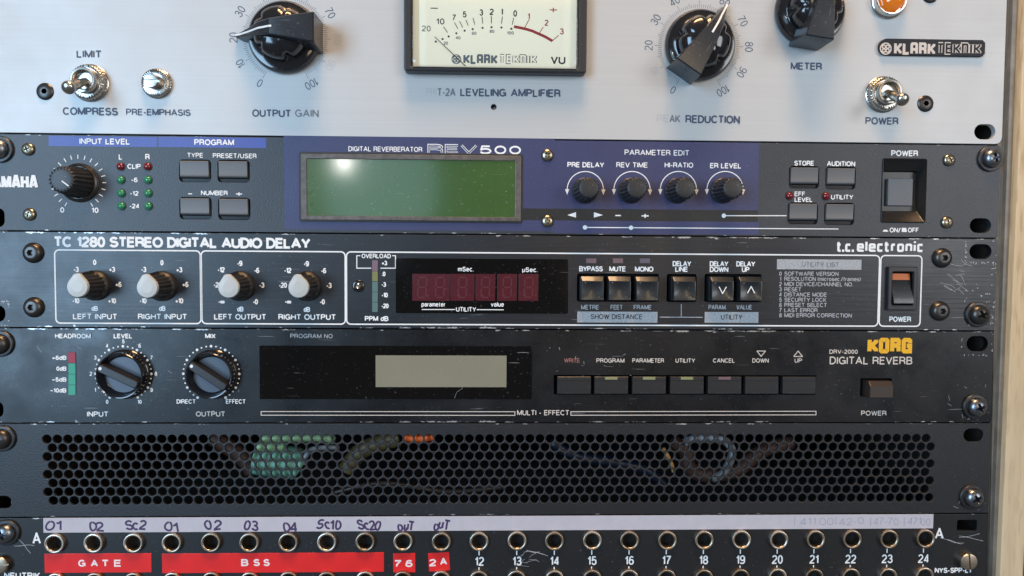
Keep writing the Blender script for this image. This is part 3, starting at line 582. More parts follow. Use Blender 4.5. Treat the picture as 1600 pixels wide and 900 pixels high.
# encoders
enc = lathe('parameter_dial', [(6.1,0),(6.0,1.0),(5.5,1.4),(5.3,1.6,1),(5.0,8,1),(4.7,14.2,1),(4.3,14.9),(3.6,15.1),(.5,15.1)], 'grip_black', 108, fn=lambda a: .26*math.cos(18*a))
for x, cx_ in ((914.5,911.5), (987.5,983.5), (1060,1056), (1132.8,1127.5)):
    q = W(x, 296.5); r = 28.3/pxs(x, 296); pts = [(r*math.cos(math.radians(a)), -r*math.sin(math.radians(a))) for a in range(-4, 185, 8)]
    part('dial_arc', strokes_mesh('dial_arc', [pts], .42, 'white_ink'), UNIT, q[0], q[1], .05)
    for s in (-1, 1): sheet('printed_symbol', [(s*r-1.0, -.2), (s*r+1.0, -.2), (s*r*1.0, 2.4)], 'white_ink', UNIT, q[0], q[1], .06)
    part('parameter_dial', enc, UNIT, *W(cx_+2.2, 298))
# green screen
c = W(643, 293.5); k = pxs(643, 293)
sw, sh = 343.5/k, 103/k
scr = plate('green_screen', rrect(sw, sh, .5, 2), [rrect(sw-5.6, sh-4.4, .3, 2, 0, .2)], .06, 1.0, 'bezel', UNIT, c[0], c[1], bev=.25)
part('screen_glass', block('screen_glass', sw-5.5, sh-4.3, .04, .45, 'lcd_green', .2, .04), scr, c[0], c[1]+.2)
part('screen_gasket', plate('screen_gasket', rrect(sw+.9, sh+.9, .8, 3), [rrect(sw-.1, sh-.1, .5, 2)], .05, .5, 'satin_black', scr, c[0], c[1], bev=.1).data, scr, c[0], c[1]) if False else plate('screen_gasket', rrect(sw+1.6, sh+1.6, 1.1, 3), [rrect(sw+.02, sh+.02, .5, 2)], .05, .55, 'satin_black', scr, c[0], c[1], bev=.1)
# power switch in its recess
mat('well_black', (.016,.015,.014), .30)
q = W(1412.2, 298); k = pxs(1412, 298); rw, rh = 69.3/k, 97.7/k
rc = []; rr = [(rw, rh, .35), (rw-.6, rh-.6, .5), (rw-1.4, rh-2.2, -.6), (rw-4.0, rh-10.8, -3.4), (rw-4.6, rh-11.6, -5.2)]
po = part('power_switch', block('power_switch', 12.1, 13.0, -5.4, -3.4, 'power_grey', .4, .3), UNIT, q[0]+.3, q[1]+.4)
vs, fs = ring_solid([[(x, y, h) for x, y in rrect(a_, b_, .8, 3)] for a_, b_, h in rr], cap0=False)
part('switch_well', mesh('switch_well', vs, fs, 'well_black', True), po, q[0], q[1])
rack_screw(1553, 247, 'rack', ang=15); rack_screw(-6, 232, 'rack', ang=15)
# ================================================================ 3. stereo delay
KB = [(902,428,1029.5,471), (1042,428.5,1088,471.5), (1101,428.5,1189.5,471.5)]
H = [slot_px(1532, 393, 34, 22), px_rect(1393, 425, 1427.5, 476, .8), slot_px(-3, 490, 22, 26)] + [px_rect(*v, .8) for v in KB]
unit('stereo_delay', 'scuffed blue-black rack unit with four white-tipped knobs, red digit window and rocker switch', 'rack unit', 44.6, 88.5, 'brush_black', H, chassis=-6)
T('TC 1280 STEREO DIGITAL AUDIO DELAY', 84.5, 486.5, 379, 17.2, .23, gap=.19)
def box_line(x0, y0, x1, y1, r=2.0):
    c = W((x0+x1)/2, (y0+y1)/2); a = W(x0, (y0+y1)/2)[0]; b = W(x1, (y0+y1)/2)[0]
    pts = [(x+(a+b)/2-c[0], y) for x, y in rrect(b-a, FY1-FY0, r, 5)]; pts.append(pts[0])
    part('printed_frame', strokes_mesh('printed_frame', [pts], .62, 'white_ink'), UNIT, c[0], (FY0+FY1)/2, .05)
FY0 = (W(200, 390.5)[1]+W(1400, 400)[1])/2; FY1 = (W(200, 506)[1]+W(1400, 509)[1])/2
box_line(86.5, 391, 313.5, 506); box_line(315, 392, 539.5, 507); box_line(541.5, 394, 1373, 508); box_line(1375, 400, 1439, 509)
def teardrop(r, tip, n=28):
    out = []
    for i in range(n):
        a = 2*PI*i/n; d = abs((a-PI/2+PI) % (2*PI)-PI)
        out.append((r*math.cos(a), -(r*math.sin(a))) if d > .9 else None)
    pts = []
    for i, p in enumerate(out):
        if p is None:
            a = 2*PI*i/n; d = ((a-PI/2+PI) % (2*PI)-PI); rr_ = r/math.cos(.9-abs(d)) * 1.0
            rr_ = min(rr_, tip); p = (rr_*math.cos(a), -rr_*math.sin(a))
        pts.append(p)
    return pts
kb = lathe('level_knob', [(7.0,-.2),(6.9,1.4),(6.4,2.2),(5.7,2.6),(5.5,2.9,1),(5.0,9,1),(4.7,14.0,1),(4.6,14.2)], 'grip_black', 108, fn=lambda a: .24*math.cos(18*a))
tp = teardrop(4.6, 6.0)
fin = mesh('pointer_fin', *ring_solid([[(-.9,-3,2.4),(.9,-3,2.4),(.45,-7.0,2.4),(-.45,-7.0,2.4)], [(-.9,-3,14.3),(.9,-3,14.3),(.35,-5.9,14.3),(-.35,-5.9,14.3)]]), 'grip_black')
wc = mesh('white_cap', *ring_solid([[(x, y, 14.0) for x, y in tp], [(x, y, 15.3) for x, y in tp], [(x*.95, y*.95, 15.7) for x, y in tp], [(x*.5, y*.5, 15.9) for x, y in tp]]), 'white_cap', True)
for x, y, a in ((149.5,446,2), (253.5,447,8), (375,447,6), (479.5,447,6)):
    q = W(x, y); o = part('level_knob', kb, UNIT, q[0], q[1], 0, a)
    for me in (wc, fin): c_ = part(me.name, me, o, *q); c_.location = V(0, 0, 0)
for s, x, y in (('0',148,410),('-3',119,421),('+3',175,421),('+6',185,444.5),('-10',118.5,470),('+10',175,470),('0',253,410.5),('-3',224.5,421),('+3',280,421.5),('+6',289.5,444.5),('-10',223.5,470),('+10',280,470),
                ('-9',374.5,411.5),('-12',345.5,421.5),('-6',401,422.5),('-20',340,445),('-3',409,445.5),('-∞',346,471),('-0',399,471.5),('-9',478.5,412),('-12',449.5,422.5),('-6',505.5,423),('-20',442,445.5),('-3',514,446),('-∞',450,471),('-0',503.5,471.5)):
    T(s, x, None, y, 8.6, .19, gap=.2)
for x, y in ((148,482),(253.6,482),(375.5,483),(479.5,483.5)): T('dB', x, None, y, 8, .18)
T('LEFT INPUT', 114, 183.6, 494.5, 9, .16); T('RIGHT INPUT', 215.6, 292.4, 494.7, 9, .16); T('LEFT OUTPUT', 334.6, 416, 495, 9, .16); T('RIGHT OUTPUT', 435, 525, 495.3, 9, .16)
T('OVERLOAD', 565, 611, 400, 7.2, .15)
LINES([[(563,399.5),(557.5,399.5),(557.5,419),(580,419)], [(594.5,419),(618,419),(618,399.5),(613,399.5)]], 1.5)
for s, x, y in (('+3',600.5,411),('.0',599.5,428),('-3',599.5,444.5),('-10',601,461),('-20',601.5,478)): T(s, x, None, y, 7.5, .19, gap=.2)
T('PPM dB', 570, 607, 497.8, 8, .18)
mb = W(586, 447); k = pxs(586, 447)
mt_ = part('level_meter', block('level_meter', 10.6/k, 83/k, -.5, .12, 'satin_black', .1, .03), UNIT, *mb)
for y0, y1, m_ in ((406.7, 423.5, 'pink_dull'), (424, 439.5, 'olive'), (440.3, 456, 'teal_dull'), (456.5, 472, 'teal_dull'), (472.5, 487.6, 'teal_dull')):
    q = W(586, (y0+y1)/2); part('meter_segment', block('meter_segment', 8.6/k, (y1-y0)/k, 0, .3, m_, .1, .05), mt_, q[0], q[1])
q = W(560, 447); o = part('trim_socket', lathe('trim_socket', [(2.8,-.2),(2.8,.5),(2.4,.8),(1.7,.8),(1.6,.2)], 'gloss_black', 28), UNIT, *q)
part('socket_ring', lathe('socket_ring', [(1.3,.2),(1.25,1.3),(.95,1.5),(.65,1.3),(.6,.3)], 'chrome', 24), o, *q)
# red digit window
q = W(753.5, 447); k = pxs(753, 447); dw, dh = 269/k, 85.5/k
win = part('digit_window', block('digit_window', dw, dh, .04, .42, 'smoked', .6, .1), UNIT, *q)
for x0, x1 in ((644.5,702.5), (704,741), (743.5,773.5), (777.5,807.5), (810.5,841)):
    a = W((x0+x1)/2, 449, .45); part('digit_pane', block('digit_pane', (x1-x0)/k, 42/k, .40, .50, 'red_digit', .1, .03), win, *a)
SEG = dict(a=[(-1,2),(1,2)], b=[(1,2),(1,0)], c=[(1,0),(1,-2)], d=[(-1,-2),(1,-2)], e=[(-1,0),(-1,-2)], f=[(-1,2),(-1,0)], g=[(-1,0),(1,0)])
mat('dim_segment', (.086,.009,.016), .35)
for xc in (659.5, 687.5, 722.5, 758.5, 792.5, 826):
    a = W(xc, 449, .5); st = [[(x*1.9+(.25 if y1_ > 0 else -.05)*0+(-y*.28*-1)*.35, -y*2.35) for x, y in v] for y1_, v in enumerate(SEG.values())]
    st = [[(q0_[0]+(q1_[0]-q0_[0])*.1, q0_[1]+(q1_[1]-q0_[1])*.1), (q0_[0]+(q1_[0]-q0_[0])*.9, q0_[1]+(q1_[1]-q0_[1])*.9)] for q0_, q1_ in st]
    part('digit_segments', strokes_mesh('digit_segments', st, .62, 'dim_segment', 0), win, a[0], a[1], .52)
T('mSec.', 715.5, 740, 420.5, 7.5, .15, h=.47, parent=win); T('µSec.', 816, 840, 421.5, 7.5, .15, h=.47, parent=win)
T('parameter', 658.6, 696, 475.5, 7.5, .14, h=.47, parent=win); T('value', 767, 787.5, 475.5, 7.5, .14, h=.47, parent=win); T('UTILITY', 712.5, 744, 483.3, 7.2, .15, h=.47, parent=win)
LINES([[(659,483.6),(711,483.6)], [(745,483.8),(787,484)]], 1.3, h=.47)
# LEDs above the keys, keys
lens = [(915.5,932,'led_pink'), (957.5,973.5,'led_pink'), (999.5,1015.5,'led_violet')]
for x0, x1, m_ in lens:
    q = W((x0+x1)/2, 407.5); k = pxs(924, 407); o = part('light_window', block('light_window', 18/k, 9.6/k, -.5, .1, 'satin_black', .1, .03), UNIT, *q)
    part('light_lens', block('light_lens', 15.5/k, 7.4/k, 0, .28, m_, .1, .05), o, *q)
key = None
def key_mesh():
    base = rrect(11.2, 11.6, .3, 4); R = [[(x, y, -5) for x, y in base], [(x, y, 2.0) for x, y in base], [(x, y, 4.6) for x, y in rrect(10.9, 11.0, .4, 4, 0, -.1)],
        [(x, y, 6.0) for x, y in rrect(10.2, 9.0, .35, 4, 0, .85)], [(x, y, 6.05) for x, y in rrect(9.7, 8.5, .25, 4, 0, .85)]]
    vs, fs = ring_solid(R, True, False); b_ = len(vs); n_ = 10      # dished front as a fine grid
    for j in range(n_+1):
        for i in range(n_+1):
            u, v = 2*i/n_-1, 2*j/n_-1; vs.append((u*4.85, .85+v*4.25, 6.05-.55*(1-u*u)*(1-v*v)))
    fs += [(b_+j*(n_+1)+i, b_+j*(n_+1)+i+1, b_+(j+1)*(n_+1)+i+1, b_+(j+1)*(n_+1)+i) for j in range(n_) for i in range(n_)]
    me = mesh('square_key', vs, fs, 'dark_key', True); me.set_sharp_from_angle(angle=math.radians(24)); return me
key = key_mesh()
for i, (x0, x1, yc) in enumerate(((903.5,943.5,449.5), (945,985.5,449.5), (987.5,1028,450), (1043.5,1086.5,450), (1102.5,1144,450.2), (1146,1188,450.3))):
    q = W((x0+x1)/2, yc); o = part('square_key', key, UNIT, q[0]-.1, q[1]+.2)
    if i > 3:
        a = (q[0]-.1, q[1]+.2); z = -1 if i == 4 else 1
        part('printed_symbol', strokes_mesh('printed_symbol', [[(-1.7, z*1.5), (0, -z*1.7), (1.7, z*1.5)][::1]], .45, 'white_ink'), o, a[0], a[1]+.4, 6.1) if i == 5 else part('printed_symbol', strokes_mesh('printed_symbol', [[(-1.7, -1.5), (0, 1.7), (1.7, -1.5)]], .45, 'white_ink'), o, a[0], a[1]+.4, 6.1)
for s, x0, x1, y in (('BYPASS',905,942,420), ('MUTE',952,978,420.2), ('MONO',992,1021,420.5), ('DELAY',1051,1080,412), ('LINE',1055,1075,420.7), ('DELAY',1109,1138,412.2), ('DOWN',1109,1138,421), ('DELAY',1150.5,1180,412.4), ('UP',1159,1171,421.2)): T(s, x0, x1, y, 8.2, .18, gap=.2)
for s, x0, x1 in (('METRE',908,936), ('FEET',954,973), ('FRAME',990,1018), ('PARAM.',1107,1135), ('VALUE',1150.5,1175)): T(s, x0, x1, 480, 7.4, .14, 'dull_ink')
RECT(902, 487, 1027.3, 504, 'dull_ink'); RECT(1101, 487.6, 1185, 504.3, 'dull_ink'); T('SHOW DISTANCE', 923, 1004, 494.8, 8, .13, 'black_ink', h=.06); T('UTILITY', 1126.5, 1160, 495.5, 8, .13, 'black_ink', h=.06)
LINES([[(1064.5,475),(1064.5,495.5)], [(1031,495.5),(1098,495.8)]], 1.3, 'dull_ink')
RECT(1214, 405.5, 1346, 421, 'dull_ink'); T('UTILITY LIST', 1253, 1311, 413.2, 7.5, .13, 'half_ink', h=.06)
for i, (s, x1) in enumerate((('SOFTWARE VERSION',1310), ('RESOLUTION (microsec./frames)',1345), ('MIDI DEVICE/CHANNEL NO.',1333), ('RESET',1252), ('DISTANCE MODE',1292), ('SECURITY LOCK',1291), ('PRESET SELECT',1292), ('LAST ERROR',1277.5), ('MIDI ERROR CORRECTION',1331))):
    y = 427.6+8.12*i; T(str(i), 1219.5, None, y, 6.6, .15, 'dull_ink'); T(s, 1225.5, x1, y+.2, 6.6, .15, 'dull_ink')
T('#t.c.', 1308, 1335, 385, 17, .21, gap=.26); T('#electromic', 1339, 1443, 385, 17, .21, gap=.31)
q = W(1407.5, 450.5); k = pxs(1407, 450)
rk = plate('rocker_switch', rrect(45/k, 67/k, .5, 3), [rrect(33/k, 50.5/k, .7, 3)], .02, 1.9, 'satin_black', UNIT, q[0], q[1], bev=.45)
rr = [(-7.3, -5), (-7.3, -1.2), (-6.9, -.9), (0, .4), (5.6, 3.0), (7.0, 3.0), (7.3, 2.5), (7.3, -5)]
hw = 4.75; vs = [(s*hw, y, h) for s in (-1, 1) for y, h in rr]; n_ = len(rr)
fs = [(i, i+1, n_+i+1, n_+i) for i in range(n_-1)]+[tuple(range(n_)), tuple(range(2*n_-1, n_-1, -1)), (n_-1, 0, n_, 2*n_-1)]
part('rocker', mesh('rocker', vs, fs, 'dark_key', True), rk, *q)
part('rocker_highlight', mesh('rocker_highlight', *ring_solid([[(-4.4,-7.0,-.95),(4.4,-7.0,-.95),(4.4,-4.0,-.35),(-4.4,-4.0,-.35)], [(-4.4,-7.0,-.7),(4.4,-7.0,-.7),(4.4,-4.0,-.1),(-4.4,-4.0,-.1)]]), 'highlight_orange'), rk, *q)  # warm lamplight on the rocker's top edge, put in as orange colour
T('POWER', 1389.5, 1423.5, 498.7, 8.4, .17)
for x, y in ((52.5,395), (53.5,480), (1471.5,403), (1468,486)): part('cap_screw', SM['hexs'], UNIT, *W(x, y), 0)
rack_screw(1533, 492, 'rackb', ang=25); 
# ================================================================ 4. digital reverb
H = [slot_px(1527, 537, 33, 23), px_rect(866.5, 586.5, 1276, 616.5, .2), px_rect(1344.5, 591.5, 1393, 619, .3), slot_px(-5, 640, 20, 26)]
unit('digital_reverb', 'worn black rack unit with grey-green screen, seven flat keys in a row and yellow lettering', 'rack unit', 89.0, 132.95, 'old_black', H, chassis=-6)
P = 'cream_ink'
for s, x0, x1, y in (('HEADROOM',86,142.5,525), ('LEVEL',177.5,207,525), ('MIX',320.5,337,525)): T(s, x0, x1, y, 7.6, .18, 'white_ink')
for s, x0, x1, y in (('+6dB',81,104,559), ('0dB',88,104,576), ('~5dB',81,104,593), ('~10dB',78,104,610)): T(s, x0, x1, y, 7, .19, 'white_ink')
T('PROGRAM NO', 453.6, 520, 525, 7, .13, 'dull_ink'); T('INPUT', 136, 169.5, 647, 8.4, .15); T('OUTPUT', 306, 352, 646.8, 8.4, .15, P); T('DIRECT', 276, 306, 627.3, 7, .15); T('EFFECT', 353, 384, 627.3, 7, .14)
for i, (s, x0, x1) in enumerate((('PROGRAM',932,975.5), ('PARAMETER',988,1037.5), ('UTILITY',1055.5,1086), ('CANCEL',1114,1148), ('DOWN',1175.5,1201), ('UP',1241.5,1253))): T(s, x0, x1, 563.3, 6.8, .14, P)
T('WRITE', 881.5, 906, 563, 6.8, .14, 'red_ink')
LINES([[(1182.5,548.5),(1196,548.5),(1189.2,556.8),(1182.5,548.5)]], 1.3, P); LINES([[(1240,557),(1254,557),(1247,548.5),(1240,557)]], 1.3, P)
T('DRV-2000', 1296, 1340, 549.5, 6.6, .15, P); T('#KORG', 1355.5, 1425, 540, 24, .27, 'yellow_ink', gap=.36); T('DIGITAL REVERB', 1296.5, 1425.5, 563.3, 12, .13, P)
T('POWER', 1345.5, 1385, 645.5, 7.6, .14, P); T('MULTI - EFFECT', 808, 889.5, 644.8, 8.2, .14, P)
LINES([[(408,643),(804.5,643.3),(804.5,649),(408,648.7),(408,643)]], 1.2, P); LINES([[(892,643.2),(1275,642.6),(1275,648.2),(892,648.8),(892,643.2)]], 1.2, P)
k = pxs(113, 584); q = W(113, 583.5)
mt_ = part('headroom_meter', block('headroom_meter', 12.4/k, 68.5/k, -.5, .10, 'satin_black', .1, .03), UNIT, *q)
for y0, y1, m_ in ((550.5,567,'red_seg'), (567.6,584,'teal'), (584.4,601,'teal'), (601.4,617,'teal')):
    q = W(113, (y0+y1)/2); part('meter_segment', block('meter_segment', 11/k, (y1-y0)/k, 0, .35, m_, .1, .05), mt_, *q)
def korg_knob(px, ang):
    q = W(px, 584.5)
    o = part('ridged_knob', lathe('ridged_knob', [(11.6,-.1),(11.6,.6),(11.2,1.0),(10.9,1.2),(10.7,4.2),(10.6,5.6),(10.3,5.9),(9.9,5.8),(8.7,1.6),(8.3,1.4)], 'gloss_black', 64), UNIT, q[0], q[1], 0, ang)
    d = part('knob_disc', lathe('knob_disc', [(8.35,1.0),(8.35,1.55),(8.2,1.65)], 'blue_cap', 48), o, *q); d.location = V(0, 0, 0)
    b = part('grip_bar', block('grip_bar', 20.2, 4.2, 1.2, 7.4, 'satin_black', 1.2, .4, 4, top_w=19.4, top_h=3.7), o, *q); b.location = V(0, 0, 0)
    w_ = part('pointer_dot', lathe('pointer_dot', [(.75,7.2),(.75,7.46)], 'white_ink', 16), o, *q); w_.location = V(-8.5, 0, 0); w_.location = V(8.5, 0, 0)
korg_knob(195.5, 154.5); korg_knob(333, 146)
dots = [lathe('scale_dot', [(r, .01), (r, .06)], 'white_ink', 10) for r in (.38, .62)]
for cx_, nums in ((192.8, True), (330.3, False)):
    c = W(cx_, 584); k = pxs(cx_, 584)
    for i in range(31):
        a = math.radians(240-10*i); part('scale_dot', dots[i % 3 == 0], UNIT, c[0]+43.8/k*math.cos(a), c[1]-43.8/k*math.sin(a))
        if nums and i % 3 == 0: T(str(i//3), cx_+50.8*math.cos(a), None, 584-50.5*math.sin(a), 6.6, .17)
q = W(619.5, 582); k = pxs(619, 582)
win = part('display_window', block('display_window', 425/k, 84/k, .03, .35, 'smoked', .3, .08), UNIT, *q)
q = W(689.5, 580); part('display_panel', block('display_panel', 205/k, 50/k, .30, .42, 'lcd_grey', .1, .03), win, *q)
def flat_key():
    rr = [(-4.1, -5), (-4.1, .55), (-3.9, .7), (-2.35, .7), (-2.3, .45), (-2.1, .45), (-2.05, .8), (3.9, .8), (4.15, .5), (4.15, -5)]
    hw = 7.95; vs = [(s*hw, y, h) for s in (-1, 1) for y, h in rr]; n_ = len(rr)
    return mesh('flat_key', vs, [(i, i+1, n_+i+1, n_+i) for i in range(n_-1)]+[tuple(range(n_)), tuple(range(2*n_-1, n_-1, -1)), (n_-1, 0, n_, 2*n_-1)], 'cap_grey')
fk = flat_key()
for i, (x0, x1) in enumerate(((868.5,925), (926.5,983), (985.5,1042), (1044.5,1101), (1103.5,1159.5), (1161.5,1217.5), (1220,1275.5))):
    q = W((x0+x1)/2, 601.7); o = part('flat_key', fk, UNIT, q[0], q[1])
    if 0 < i < 5:
        a = W((x0+x1)/2, 590.6); part('key_light', block('key_light', 5.9, 1.35, 0, .85, 'led_yellow' if i < 4 else 'led_pink', .1, .05), o, a[0], a[1])
q = W(1372, 606.5); part('power_button', mesh('power_button', *ring_solid([[(x, y, h) for x, y in rrect(w_, h_, .2, 2, 0, c_)] for w_, h_, c_, h in ((11.2, 7.6, 0, -5), (11.2, 7.6, 0, 2.0), (11.0, 5.5, 1.0, 3.7), (10.8, 5.3, 1.0, 3.8))]), 'brown_plastic'), UNIT, q[0]-.2, q[1]+.1)
rack_screw(1529, 637, 'rack', ang=20); rack_screw(-5, 538, 'rackb', ang=20)
# ================================================================ 5. perforated vent panel: real round openings in a thin steel sheet
r_h = 2.04; X0, Y0 = 34.87, 140.75; pitch = 4.7805; dy = 4.1385
H = [slot_px(1521, 680, 30, 20), slot_px(1, 785, 34, 20)]
for rw_ in range(8):
    for i in range(88): H.append(circ(r_h, 14, X0+(2.39 if rw_ % 2 else 0)+i*pitch, Y0+rw_*dy))
unit('vent_panel', 'black perforated steel vent panel with eight rows of round holes, bare of any controls', 'vent panel', 133.45, 177.4, 'vent_black', H, thick=1.6, chassis=None, bev=.28)
rack_screw(1524, 779, 'rack', ang=30); rack_screw(-2, 687, 'rackb', ang=10)
# ================================================================ 6. patch bay
JX = [38.242+17.9494*i for i in range(24)]; JY = 189.4556; JY2 = JY+18.6
H = [slot_px(1511, 821, 31, 17, r=.9)] + [circ(4.0, 24, x, y) for x in JX for y in (JY, JY2)]
unit('patch_bay', 'black patch bay with brass jack sockets, white paper strip and red tape labels, lowest', 'patch bay', 177.9, 221.7, 'patch_black', H, chassis=-3.2)
jk = lathe('jack_socket', [(4.55,-.2),(4.55,1.5),(4.4,1.9),(4.05,2.05),(3.65,1.95),(3.35,1.6),(3.3,-3.2)], 'brass', 40, caps=False)
rg = random.Random(3)
for y in (JY, JY2):
    for i, x in enumerate(JX):
        o = part('jack_socket', jk, UNIT, x+rg.uniform(-.15, .15), y+rg.uniform(-.12, .12)); o.rotation_euler = (rg.uniform(-.03, .03), rg.uniform(0, 6), rg.uniform(-.03, .03))
a = W(68, 820.5); b = W(1458, 814.5); k = pxs(760, 817)
st_y = (a[1]+b[1])/2
ps = part('paper_strip', block('paper_strip', b[0]-a[0], 23/k, .03, .16, 'paper', .1, .03), UNIT, (a[0]+b[0])/2, st_y)
ps['label'] = 'white paper strip with handwritten marks'
def tape(x0, x1, yc, hp, s_list, tilt=0, lab=''):
    a = W(x0, yc); b = W(x1, yc); k = pxs(x0, yc)
    o = part('red_tape', block('red_tape', b[0]-a[0], hp/k, .03, .30, 'red_tape', .15, .08), UNIT, (a[0]+b[0])/2, a[1]/2+b[1]/2, 0, tilt); o['label'] = lab
    for s, x, y in s_list:
        c = W(x, y, .3); hh = 11.5/k; w_ = None
        e = part('embossed_letter', strokes_mesh('embossed_letter', glyphs(s, 3.4 if s != 'S' else 3.0, hh, .75), .75, 'emboss'), o, c[0], c[1], .33)
        if tilt: e.location = V(c[0]-(a[0]+b[0])/2, c[1]-(a[1]+b[1])/2, .33)
tape(70, 237, 879.5, 31, [('G',128,880), ('A',147.5,880), ('T',164.5,880), ('E',184,880)], lab='red tape label embossed GATE')
tape(253.5, 600, 879, 31.5, [('B',382.5,879), ('S',401,879), ('S',416.5,879)], lab='long red tape label embossed BSS')
tape(614.5, 649, 879, 30.5, [('7',621.5,880.5), ('6',639,880.5)], .4, lab='small red tape label embossed 76')
tape(669.5, 702.5, 877.5, 29, [('2',676,878.5), ('A',693,877.5)], 3.5, lab='small tilted red tape label embossed 2A')
T('A', 50.5, 64, 841, 19, .13); T('A', 1461, 1474.5, 833.5, 17.5, .13)
for i in range(11, 24):
    x = 17.9494*i+38.242; o = W(748.5, 877)[1]; n_ = str(i+1); hh = 4.3
    part('lettering', strokes_mesh('lettering', glyphs(n_, None, hh, .64, .24), .64, 'white_ink'), UNIT, x+.2, o, .05)
    part('printed_line', strokes_mesh('printed_line', [[(0,-5.0),(0,-2.9)], [(0,2.9),(0,4.8)]], .5, 'white_ink'), UNIT, x, o, .05)
T('NEUTRIK', 6.5, 63.5, 899, 9.5, .17); T('NYS-SPP-L1', 1460.5, 1517, 891, 8.2, .19)
# handwriting in marker on the strip
rg = random.Random(3)
def scrawl(s, px, py, wpx, hp, m='marker_ink', wt=.17, jit=.06):
    c = W(px, py); k = pxs(px, py); w_, hh = wpx/k, hp/k; t = hh*wt
    st = glyphs(s, w_, hh, t, .16); sk = rg.uniform(-.12, .06)
    out = []
    for q in st:
        cl = math.hypot(q[0][0]-q[-1][0], q[0][1]-q[-1][1]) < 1e-3; ph = rg.uniform(0, 6); dx_ = rg.uniform(-.06, .06)*hh; dy_ = rg.uniform(-.05, .05)*hh
        g = [(x+dx_+jit*hh*.35*math.sin(ph+y*.8)-sk*y, y+dy_+jit*hh*.35*math.cos(ph+x*.6)) for x, y in q]
        if cl: g = g[:-1]+[(g[0][0]+.03*hh, g[0][1]+.02*hh)]
        out.append(g)
    st = out
    part('handwriting', strokes_mesh('handwriting', st, t, m, .002), ps, c[0], c[1], .175, rg.uniform(-3, 3))
for s, x, y, w_ in (('01',84.5,821.5,27), ('02',150.5,821.5,26), ('Sc2',213,820.5,34), ('01',268,823,23), ('02',333,821,25), ('03',392.5,821,23), ('04',453,822,25), ('Sc10',514,819.5,37), ('Sc20',577,820.5,40), ('ouT',634,821,27), ('ouT',690,820,27)):
    scrawl(s, x, y, w_, 16.5, wt=.19, jit=.2)
for x, s, w_ in ((1243,'I',2), (1262,'411',24), (1291,'00',22), (1306,'I',2), (1330,'42-0',38), (1361,'I',2), (1384,'47-70',38), (1413.5,'I',2), (1436,'47100',34)): scrawl(s, x, 814.5, w_, 11 if s != 'I' else 14, 'faint_ink', .07, .10)
part('thumb_screw', SM['thumb'], UNIT, *W(1509, 874.5), 0, 96); part('thumb_screw', SM['thumb'], UNIT, *W(3.5, 880), 0, 5)
rack_screw(5, 835, 'rack', ang=20)
# scratches and fibres with a shape of their own
def scratches(u, x0, y0, x1, y1, n, lmin, lmax, seed, m='scratch_bare', slope=None, w_=.14, curl=.0):
    global UNIT
    keep = UNIT; UNIT = u; r_ = random.Random(seed); c = W((x0+x1)/2, (y0+y1)/2); st = []
    for _ in range(n):
        while 1:
            ax, ay = r_.uniform(x0, x1), r_.uniform(y0, y1)
            if all(abs(ax-hx) > hw_+5 or abs(ay-hy) > hh_+5 for hx, hy, hw_, hh_ in AVOID): break
        a = W(ax, ay); l = r_.uniform(lmin, lmax); th = r_.uniform(0, PI) if slope is None else slope+r_.gauss(0, .35); q = []
        for s in range(5):
            q.append((a[0]-c[0]+l*(s/4-.5)*math.cos(th), a[1]-c[1]+l*(s/4-.5)*math.sin(th))); th += r_.gauss(0, .10+curl)
        st.append(q)
    part('scratch_marks', strokes_mesh('scratch_marks', st, w_, m, .002), u, c[0], c[1], .03); UNIT = keep
AVOID = [(1532,393,17,11), (1527,537,17,12), (1521,680,15,10), (1511,821,16,9), (-3,490,11,13)]
mat('scratch_bare', (.40,.41,.43), .5, var=.3, vscale=600)
def U_(n_): return next(o for o in COL.objects if o.name == n_)
scratches(U_('stereo_delay'), 1480, 412, 1510, 458, 15, 1.5, 8, 1, slope=.5); scratches(U_('stereo_delay'), 1545, 380, 1556, 505, 22, .3, 1.2, 2, w_=.34); scratches(U_('stereo_delay'), 1508, 376, 1553, 412, 22, .3, 1.1, 5, w_=.36)
scratches(U_('stereo_delay'), 1505, 440, 1552, 512, 20, .3, 1.2, 6, w_=.3); scratches(U_('stereo_delay'), 2, 470, 14, 510, 14, .3, 1.2, 16, w_=.35)
scratches(U_('digital_reverb'), 1502, 520, 1552, 556, 14, .3, 1.0, 8, w_=.28); scratches(U_('digital_reverb'), 1480, 600, 1548, 658, 10, .5, 3.5, 9, w_=.11); scratches(U_('digital_reverb'), 60, 530, 420, 650, 16, .6, 3.5, 10, w_=.13)
scratches(U_('digital_reverb'), 840, 525, 1000, 600, 14, .3, 1.6, 11, w_=.16); scratches(U_('patch_bay'), 812, 862, 850, 884, 9, 2, 7, 12, slope=-.3, w_=.12); scratches(U_('patch_bay'), 828, 858, 872, 866, 2, 8, 12, 13, slope=.1, w_=.22, curl=.1)
scratches(U_('patch_bay'), 1480, 836, 1535, 848, 4, 6, 14, 14, slope=0, w_=.18); scratches(U_('patch_bay'), 8, 850, 38, 858, 2, 8, 12, 15, slope=0, w_=.2); scratches(U_('vent_panel'), 1490, 760, 1538, 800, 8, .5, 3, 17, w_=.14)
fib = strokes_mesh('fibre', [[(0,0),(1.2,-3),(3.6,-4.6),(4.2,-7.4)], [(-7,-14),(-6.2,-12.6),(-5.6,-12.2)], [(2,-18),(3.2,-17.7)]], .09, 'dull_ink', 0)
part('fibre', fib, U_('digital_reverb'), *W(710, 622), .5)
